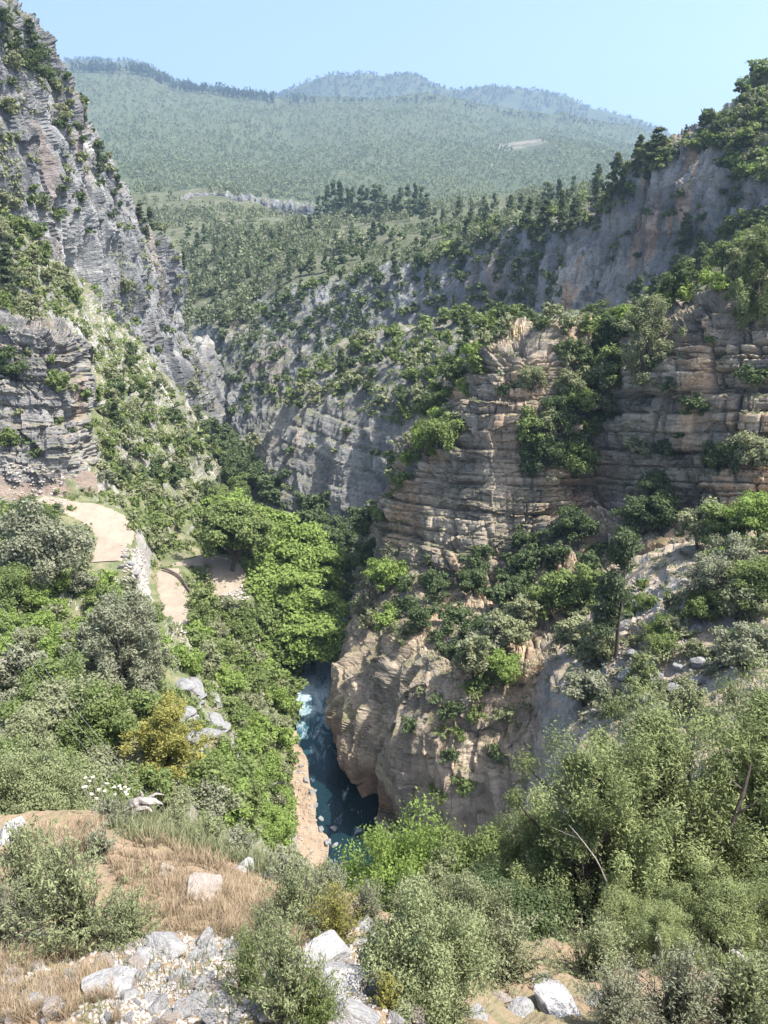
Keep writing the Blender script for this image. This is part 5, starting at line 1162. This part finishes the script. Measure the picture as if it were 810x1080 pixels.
NP('shrub', 'thin', 36, 880, 118, 'round olive bush spreading behind the faceted pale boulder', .82, depth=17, lod='big')
NP('shrub', 'olive', -6, 900, 110, 'olive bush beside the round bush, cut by the edge', .8, depth=18, lod='big')
NP('shrub', 'bright', 430, 1000, 178, 'lush bright green bush hanging over the dark river', .72, depth=18, lod='big')
NP('shrub', 'bright', 392, 975, 70, 'small bright green bush at the side of the lush one', .85, depth=17, lod='big')
NP('oak', 'mid', 505, 1000, 150, 'upright bushy tree between the lush bush and the junipers', .85, depth=16, lod='big')
NP('oak', 'olive', 470, 985, 90, 'grey-olive tree behind the dense olive bush', 1.0, depth=15, lod='big')
# the stand of big junipers
NP('juniper', 'juniper', 606, 1012, 252, 'large pale juniper at the left of the big stand', 1.05, depth=11.6, lod='huge', lean=(0, -.06))
NP('juniper', 'juniper', 556, 1018, 185, 'shorter juniper on the river side of the big stand', 1.0, depth=12.6, lod='huge')
NP('juniper', 'juniper', 700, 1005, 285, 'tallest juniper in the middle of the big stand', 1.05, depth=12.2, lod='huge', lean=(0, .10))
NP('juniper', 'juniper', 795, 1000, 300, 'dense juniper cut off by the right edge', 1.0, depth=12.6, lod='huge', lean=(0, .05))
NP('juniper', 'juniper', 655, 965, 190, 'juniper half hidden behind the pale one', 1.0, depth=16, lod='huge')
NP('juniper', 'juniper', 760, 950, 210, 'dark leaning juniper behind the tallest one', 1.0, depth=17, lod='huge', lean=(0, .2))
NP('juniper', 'juniper', 742, 1040, 140, 'low spreading juniper under the tallest one', 1.2, depth=9.6, lod='huge')
NP('juniper', 'juniper', 655, 1040, 120, 'low shaded juniper over the dappled grey boulder', 1.2, depth=9.9, lod='huge')
NP('juniper', 'juniper', 815, 1040, 150, 'low juniper at the right edge above the feathery shrub', 1.1, depth=9.8, lod='huge')

plant('bare_pine', 'pine', at(648, 694), 145 * proj(at(648, 694)[None])[2][0] / FL, None, 'tall thin pine with bare dark trunk on the stony spur', 'big', -.3, .8, False, .02, (.0, .0))
NP('wispy', 'olive', 528, 1030, 100, 'olive twiggy shrub between the fine-leaved bush and low junipers', 1.2)
NP('wispy', 'thin', 625, 1030, 90, 'fine shrub behind the dappled grey boulder', 1.2)
NP('shrub', 'dark', 555, 1000, 90, 'rounded dark bush standing in for shade at the foot of the stand', .9, depth=10.2, lod='big')  # dark leaf colour stands in for the shadow under the junipers
NP('wispy', 'thin', 30, 905, 60, 'fine shrub in front of the faceted pale boulder', 1.2)
NP('wispy', 'grey', 105, 905, 50, 'greyish shrub below the leaning slab', 1.2)
NP('juniper', 'juniper', 690, 1050, 110, 'low juniper right above the pale spindly shrub', 1.2, depth=8.6, lod='huge')
NP('oak', 'dark', 525, 1018, 110, 'dark bush standing in for shade at the left foot of the big stand', 1.0, depth=10.5, lod='big')  # this and the next two: dark-leaved fill for the stand's shadowed interior
NP('oak', 'dark', 640, 1005, 120, 'dark bush standing in for shade in the heart of the big stand', 1.0, depth=13, lod='big')
NP('oak', 'dark', 575, 1000, 110, 'dark bush standing in for shade under the large pale juniper', 1.0, depth=12, lod='big')
NP('juniper', 'juniper', 868, 1005, 260, 'juniper beyond the frame beside the dense cut-off one', 1.0, depth=12.4, lod='huge')
NP('juniper', 'juniper', 930, 1010, 220, 'outermost juniper beyond the frame on the near slope', 1.0, depth=11.5, lod='huge')
NP('wispy', 'thin', 880, 1090, 120, 'feathery shrub beyond the frame under the junipers', 1.0, depth=5.6)
# ------------------------------------------------------------------ grass and herbs
def blades(name, polys, n, hpx, mats, label, seed, lean=.35, wid=.018, sheets=('near_hillside',)):
    rng = np.random.RandomState(seed); V, T = [], []
    for poly in polys:
        p, nn, d = mass(poly, n, sheets, seed=seed); seed += 1; k = len(p)
        kk = fbm(p[:, 0] * 1.3, p[:, 1] * 1.3, p[:, 2], 3, seed) > -.35; p, d = p[kk], d[kk]; k = len(p)
        h = rng.uniform(*hpx, k) * d / FL; a = rng.uniform(0, 2 * pi, k); l = rng.uniform(0, lean, k) * h
        dirv = np.stack([np.cos(a), np.sin(a), 0 * a], -1); sd = np.stack([-np.sin(a + .6), np.cos(a + .6), 0 * a], -1) * (h * wid * rng.uniform(.7, 1.4, k))[:, None]
        mid = p + dirv * (l * .3)[:, None] + np.c_[0 * h, 0 * h, h * .55]; tip = p + dirv * l[:, None] + np.c_[0 * h, 0 * h, h]
        q = np.stack([p - sd, p + sd, mid + sd * .8, mid - sd * .8, mid - sd * .8, mid + sd * .8, tip + sd * .15, tip - sd * .15], 1)
        V.append(q.reshape(-1, 3)); T.append(np.repeat(rng.uniform(0, 1, k), 8))
    V = np.concatenate(V); o = link(name, make_mesh(name, V, quads(len(V)), np.concatenate(T), mats=[mats])); tag(o, label, None, None, 'stuff')
GR = [(110, 905), (160, 880), (215, 900), (290, 945), (290, 985), (230, 990), (160, 985), (135, 950)]
blades('grass', [GR, [(0, 1000), (110, 1000), (130, 1080), (0, 1080)], [(20, 880), (110, 870), (110, 905), (20, 910)], [(230, 930), (330, 950), (320, 1000), (240, 990)]], 20000, (4, 16), M['straw'], 'dry straw-coloured grass on the near slope', 51, .9, .018)
blades('grass', [[(0, 1000), (330, 985), (330, 1080), (0, 1080)], [(100, 860), (230, 870), (340, 930), (340, 960), (200, 900)]], 1800, (8, 20), M['olive'], 'thin green herbs among the stones', 56, .6, .03)
blades('grass', [[(100, 855), (165, 855), (240, 885), (330, 925), (330, 945), (230, 905), (130, 890)]], 7000, (5, 20), M['olive'], 'pale weeds along the brink of the slope', 58, 1.0, .022)
# white flowering umbels beside the round bush
for i, (x, y) in enumerate([(96, 858), (104, 860), (112, 862), (121, 862), (129, 863)]):
    b = at(x, y); L = pxh(b, (40, 46, 38, 42, 36)[i]); r = np.random.RandomState(600 + i)
    o = bpy.data.objects.new('flowering_plant', None); COL.objects.link(o); o.location = b
    st = [tube(wobble_path(r, (0, 0, -.03), (r.uniform(-.12, .12), r.uniform(-.12, .12), L), 5, .02), np.linspace(.008, .004, 5), 5)]; heads = []
    for k in range(4):
        t = np.array([r.uniform(-.25, .25), r.uniform(-.2, .2), L * r.uniform(.7, 1.02)]); st.append(tube(wobble_path(r, (0, 0, L * .35), t, 4, .03), np.linspace(.005, .003, 4), 4)); heads.append(t)
    link('stem', make_mesh('flower_stem', *join(st), mats=[M['twig']]), o)
    for t in heads:
        V, T = cards(r, np.array([t]), .038, 50, .011, flat=.3, aspect=.9, up=1.2); link('flower_head', make_mesh('flower_head', V, quads(len(V)), T, mats=[M['flower']]), o)
    tag(o, ['first and tallest-stemmed white flowering weed', 'second white flowering weed', 'middle white flowering weed', 'fourth white flowering weed', 'last white flowering weed'][i] + ' from the round bush towards the stump', 'flower', 'white flowering weeds')

# ------------------------------------------------------------------ dead wood, cables, pole
def wood_thing(name, label, cat, base, paths, mat, sides=9, seed=1):
    r = np.random.RandomState(seed); o = bpy.data.objects.new(name, None); COL.objects.link(o); o.location = base
    for i, (nm, pts, rad) in enumerate(paths):
        pth = pchip(np.array(pts, float), np.linspace(0, len(pts) - 1, 14)); rr = np.interp(np.linspace(0, 1, 14), np.linspace(0, 1, len(rad)), rad)
        v, f = tube(pth + r.normal(size=pth.shape) * rr[:, None] * .12, rr, sides, r)
        link(nm, make_mesh(nm, v, f, mats=[mat], smooth=False), o)
    tag(o, label, cat); return o
b = at(146, 866); s = pxh(b, 1)
wood_thing('dead_stump', 'bleached twisted dead stump on the brink of the slope', 'dead wood', b, [
    ('trunk', [(-10 * s, 0, -6 * s), (-9 * s, 2 * s, 14 * s), (2 * s, 0, 26 * s), (18 * s, -2 * s, 27 * s), (26 * s, 0, 22 * s)], [7 * s, 6.5 * s, 5 * s, 3.2 * s, 1.2 * s]),
    ('limb', [(-8 * s, 2 * s, 4 * s), (-2 * s, -3 * s, 16 * s), (10 * s, -4 * s, 22 * s), (16 * s, -5 * s, 16 * s)], [5 * s, 4 * s, 3 * s, 1 * s]),
    ('limb', [(0, 0, 24 * s), (6 * s, 1 * s, 32 * s), (4 * s, 2 * s, 38 * s)], [2.2 * s, 1.4 * s, .5 * s]), ('limb', [(8 * s, 0, 26 * s), (20 * s, 2 * s, 33 * s), (28 * s, 3 * s, 31 * s)], [2.0 * s, 1.2 * s, .4 * s])], M['deadwood'], seed=3)
pts = [at(x, y) + np.array([0, 0, .35]) for x, y in [(172, 600), (186, 606), (197, 618), (204, 634), (209, 648)]]
b = pts[0].copy()
wood_thing('fallen_log', 'long thin fallen trunk lying along the lower track', 'log', b, [('trunk', [q - b for q in pts], [.16, .15, .13, .1, .05]), ('branch', [pts[2] - b, pts[2] - b + np.array([.6, .8, .5]), pts[2] - b + np.array([1.4, 1.2, .7])], [.12, .08, .03])], M['bark'], seed=5)
b = at(313, 903)
wood_thing('driftwood', 'small dark heap of driftwood on the pale gravel bank', 'driftwood', b, [('branch', [(-.5, 0, .05), (0, .1, .3), (.5, 0, .1)], [.07, .09, .04]), ('branch', [(-.3, -.3, .1), (.1, 0, .25), (.3, .4, .05)], [.06, .07, .03]), ('branch', [(-.6, .3, .05), (0, .0, .2), (.4, -.3, .1)], [.05, .06, .03])], M['bark'], seed=6)
b = at(150, 445)
wood_thing('dead_tree', 'bare leaning dead trunk among bushes of the steep slope', 'tree', b, [('trunk', [(-2.2, 0, -1), (-.6, 0, 1.6), (1.6, 0, 4.6), (2.6, 0, 6.4)], [.3, .25, .16, .05]), ('branch', [(.2, 0, 2.6), (1.6, .4, 3.0), (2.4, .5, 3.8)], [.1, .07, .03])], M['bark'], seed=8)
def leaning(label, a, c, r0, mat, seed, name='bare_trunk'):
    A, B = P(*a), P(*c); D = B - A; k = np.linalg.norm(D); u = np.array([.18, -.1, .12]) * k
    wood_thing(name, label, 'dead wood', A, [('trunk', [0 * D, D * .35 + u * .25, D * .7 + u * .2, D], [r0, r0 * .85, r0 * .6, r0 * .25]), ('branch', [D * .5 + u * .2, D * .62 + u, D * .7 + u * 1.7], [r0 * .4, r0 * .25, r0 * .08]), ('branch', [D * .75 + u * .1, D * .9 - u * .7, D * 1.0 - u * 1.2], [r0 * .3, r0 * .2, r0 * .06])], mat, seed=seed)
leaning('bare dark trunk leaning through the crown of the tallest juniper', (745, 915, 11.4), (792, 805, 11.9), .06, M['bark'], 31)
leaning('dark trunk slanting down to the dappled grey boulder', (628, 1040, 9.2), (572, 975, 10.2), .08, M['bark'], 32)
leaning('pale broken bough sticking out at the right edge', (772, 1002, 8.2), (822, 1046, 7.6), .035, M['deadwood'], 33, 'dead_bough')
leaning('thin pale dead bough in the large pale juniper', (640, 930, 10.4), (600, 870, 10.7), .014, M['deadwood'], 34, 'dead_bough')
for i, (a, c) in enumerate([((-30, 590, 34), (185, 868, 22)), ((-30, 605, 34), (178, 872, 21.5)), ((-30, 622, 34), (170, 875, 21))]):
    A, B = P(*a), P(*c); t = np.linspace(0, 1, 30)[:, None]; pth = A + (B - A) * t; pth[:, 2] -= .9 * 4 * (t * (1 - t))[:, 0]
    v, f = tube(pth - A, np.full(30, .0045), 5)
    o = link('overhead_cable', make_mesh('overhead_cable', v, f, mats=[M['cable']]), None, A); tag(o, ['highest', 'middle', 'lowest'][i] + ' of three thin grey cables sagging past the bushes', 'cable', 'thin overhead cables')
# ------------------------------------------------------------------ build the plants, and say which is which
ZONE = {'wall_top': 'along the brink of the grey back wall', 'bank_edge': 'fringing the gravel bank', 'near_scrub': 'in the scrub beyond the near brink', 'grove': 'in the dark grove on the wooded shelf', 'shelf': 'on the wooded shelf above the gorge', 'back_wall': 'on the grey back wall of the gorge', 'streaked_top': 'on top of the tall streaked cliff',
        'streaked_face': 'on the face of the tall streaked cliff', 'spur': 'on the wooded spur in mid gorge', 'spur_face': 'on the pale cliff of the mid spur', 'gorge_bottom': 'in the shaded bottom of the gorge',
        'cliff_shoulder': 'on the left shoulder of the tan cliff', 'gully': 'in the gully of the tan cliff', 'bedded_face': 'on the bedded face of the tan cliff', 'ledge_thicket': 'in the shaded thicket on the tan cliff ledge',
        'ledge_edge': 'on the sunny rim of the cliff ledge', 'overhang': 'on the fluted rock above the river', 'wooded_slope': 'on the slope under the streaked cliff', 'stony_spur': 'on the stony spur',
        'riverside': 'beside the river', 'bank_foot': 'at the riverside foot of the tan cliff', 'left_crest': 'on the crest of the grey left cliff', 'left_face': 'on the face of the grey left cliff',
        'upper_slope': 'above the bedded left outcrop', 'mid_slope': 'on the steep slope below the left cliff', 'outcrop': 'on the bedded left outcrop', 'below_track': 'in the scrub below the track',
        'river_slope': 'on the bushy slope above the gravel bank', 'track_bank': 'on the bank beside the dirt track'}
kinds = {}
LEAFWORD = {k: v.replace(' ', '-') for k, v in LEAFWORD.items()}
for q in PLANTS: kinds.setdefault(q['name'] or NAMES[q['kind']][0], []).append(q)
for nm, qs in kinds.items():
    qs.sort(key=lambda q: (q['label'] is None, -q['hp']))
    for q in qs[:295]: realize(q)
    if len(qs) > 295: bake_mass('shrubbery' if 'shrub' in nm else 'woods', qs[295:], 'small %s scattered over the far cliffs and slopes' % ('shrubs' if 'shrub' in nm else 'bushy trees'))

def name_apart(items, text, group, ext=('topmost', 'lowest', 'leftmost', 'rightmost')):
    """items: (object, px, py, size); neighbours of one description are told apart by size, then by where they stand"""
    left = list(items); n = len(left)
    def put(it, word): it[0]['label'] = ' '.join((word + ' ' + text).split()); it[0]['group'] = group; left.remove(it)
    if n == 1: put(left[0], ''); return
    if n == 2:
        a, b = left
        if max(a[3], b[3]) > 1.25 * min(a[3], b[3]): big, sm = (a, b) if a[3] > b[3] else (b, a); put(big, 'larger'); put(sm, 'smaller'); return
        if abs(a[2] - b[2]) > abs(a[1] - b[1]): up, lo = (a, b) if a[2] < b[2] else (b, a); put(up, 'upper'); put(lo, 'lower'); return
        l, r = (a, b) if a[1] < b[1] else (b, a); put(l, 'left-hand'); put(r, 'right-hand'); return
    put(max(left, key=lambda i: i[3]), 'largest'); 
    for w, fn in (('topmost', lambda i: i[2]), ('lowest', lambda i: -i[2]), ('leftmost', lambda i: i[1]), ('rightmost', lambda i: -i[1])):
        if len(left) > 1: put(min(left, key=fn), w)
    if len(left) == 1: put(left[0], 'middlemost'); return
    for it in list(left): put(it, 'inner')

zones = {}
for q in PLANTS:
    if q['label'] is None and 'obj' in q: zones.setdefault(q['zone'], []).append(q)
for z, qs in zones.items():
    xs = sorted(q['px'] for q in qs); ys = sorted(q['py'] for q in qs); n = len(qs)
    x1, x2 = xs[n // 3], xs[2 * n // 3]; y1, y2 = ys[n // 3], ys[2 * n // 3]; cells_ = {}
    for q in qs:
        hs = sorted(r['h'] for r in qs if r['kind'] == q['kind']); sz = '' if len(hs) < 6 else 'small' if q['h'] < hs[len(hs) // 3] else 'tall' if q['h'] > hs[2 * len(hs) // 3] else 'medium'
        sub = '' if n < 10 else ('high ' if q['py'] < y1 else 'low ' if q['py'] > y2 else 'midway ') + ('left ' if q['px'] < x1 else 'right ' if q['px'] > x2 else 'central ')
        txt = '%s %s %s %s%s' % (sz, LEAFWORD[q['leaf']], NOUN[q['kind']], sub, ZONE[z]); txt = ' '.join(txt.split())
        cells_.setdefault(txt, []).append((q['obj'], q['px'], q['py'], q['h']))
    for txt, its in cells_.items(): name_apart(its, txt, '%s plants' % ZONE[z].split(' ', 1)[1])
RZ = {'ledge': 'grey ledge boulder of the outcrop beside the yellow-green juniper', 'thicket': 'grey boulder in the dark gap between bushes', 'edge': 'boulder at the left edge below the track', 'slope': 'grey rock on the bushy slope', 'spur': 'grey rock on the stony spur',
      'river': 'grey stone on the gravel bank at the water', 'near': 'loose %s stone among near rubble'}
rz = {}
for o, px, py, w, z, k, lab, r in ROCKS:
    if lab: continue
    t = RZ[z]
    if z == 'near': t = '%s %s loose stone %s' % ('big' if w > 20 else 'small' if w < 12 else 'middling', 'pale' if k == 'pale' else 'warm brown', ('by the white rock rib' if px > 310 else 'by the spindly shrub' if px > 240 else 'near the bright white boulder' if px > 130 else 'in the corner straw'))
    elif z == 'edge': t = ('warm' if k == 'warm' else 'grey') + ' ' + t
    elif z == 'spur': t = t + (' low down' if py > 700 else ' near its top' if py < 645 else ' half way')
    rz.setdefault((t, z), []).append((o, px, py, w))
for (t, z), its in rz.items(): name_apart(its, t, RZ[z].replace('%s ', '') + ' group')
# ------------------------------------------------------------------ light
SUN_AZ, SUN_EL = globals().get('SUN_AZ', 111.0), globals().get('SUN_EL', 61.0)      # degrees clockwise from the view, and up
w = bpy.data.worlds.new('World'); scene.world = w; w.use_nodes = True
nt = w.node_tree; bg = nt.nodes['Background']
sky = nt.nodes.new('ShaderNodeTexSky'); sky.sky_type = 'NISHITA'; sky.sun_disc = False
sky.sun_elevation = radians(SUN_EL); sky.sun_rotation = radians(SUN_AZ); sky.altitude = 600
sky.air_density = 0.7; sky.dust_density = 5.0; sky.ozone_density = 2.5
nt.links.new(sky.outputs[0], bg.inputs[0]); bg.inputs[1].default_value = 0.13
sd = bpy.data.lights.new('sun', 'SUN'); sd.energy = 4.0; sd.angle = radians(.5); sd.color = (1.0, .955, .88)
so = bpy.data.objects.new('sun', sd); COL.objects.link(so)
az, el = radians(SUN_AZ), radians(SUN_EL)
from mathutils import Vector
to_sun = Vector((math.sin(az) * math.cos(el), math.cos(az) * math.cos(el), math.sin(el)))
so.rotation_euler = (-to_sun).to_track_quat('-Z', 'Y').to_euler()
so.location = (60, 60, 300)
# air
def haze_box():
    x0, x1, y0, y1, z0, z1 = -3500, 3500, -300, 4200, -160, 900
    v = [(x, y, z) for x in (x0, x1) for y in (y0, y1) for z in (z0, z1)]
    f = [(0, 1, 3, 2), (4, 6, 7, 5), (0, 4, 5, 1), (2, 3, 7, 6), (0, 2, 6, 4), (1, 5, 7, 3)]
    t = NT('haze'); pv = t.n('ShaderNodeVolumePrincipled', ins={'Color': (.52, .74, 1.0, 1), 'Density': HAZE, 'Anisotropy': .3})
    t.t.links.new(pv.outputs[0], t.out.inputs['Volume'])
    o = link('haze', make_mesh('haze', v, np.array(f), mats=[t.m])); tag(o, kind='stuff')
HAZE = 0.00023
haze_box()
vs = scene.view_settings
scene.display_settings.display_device = 'sRGB'
vs.view_transform = 'Standard'; vs.look = 'None'; vs.gamma = 1.0; vs.exposure = 1.6; vs.use_curve_mapping = False
cy = scene.cycles
scene.render.engine = 'CYCLES'
cy.max_bounces = 6; cy.diffuse_bounces = 3; cy.glossy_bounces = 2; cy.transmission_bounces = 3; cy.volume_bounces = 0; cy.transparent_max_bounces = 4
cy.use_denoising = True
try: cy.denoiser = 'OPENIMAGEDENOISE'
except Exception: pass
cy.sample_clamp_indirect = 6
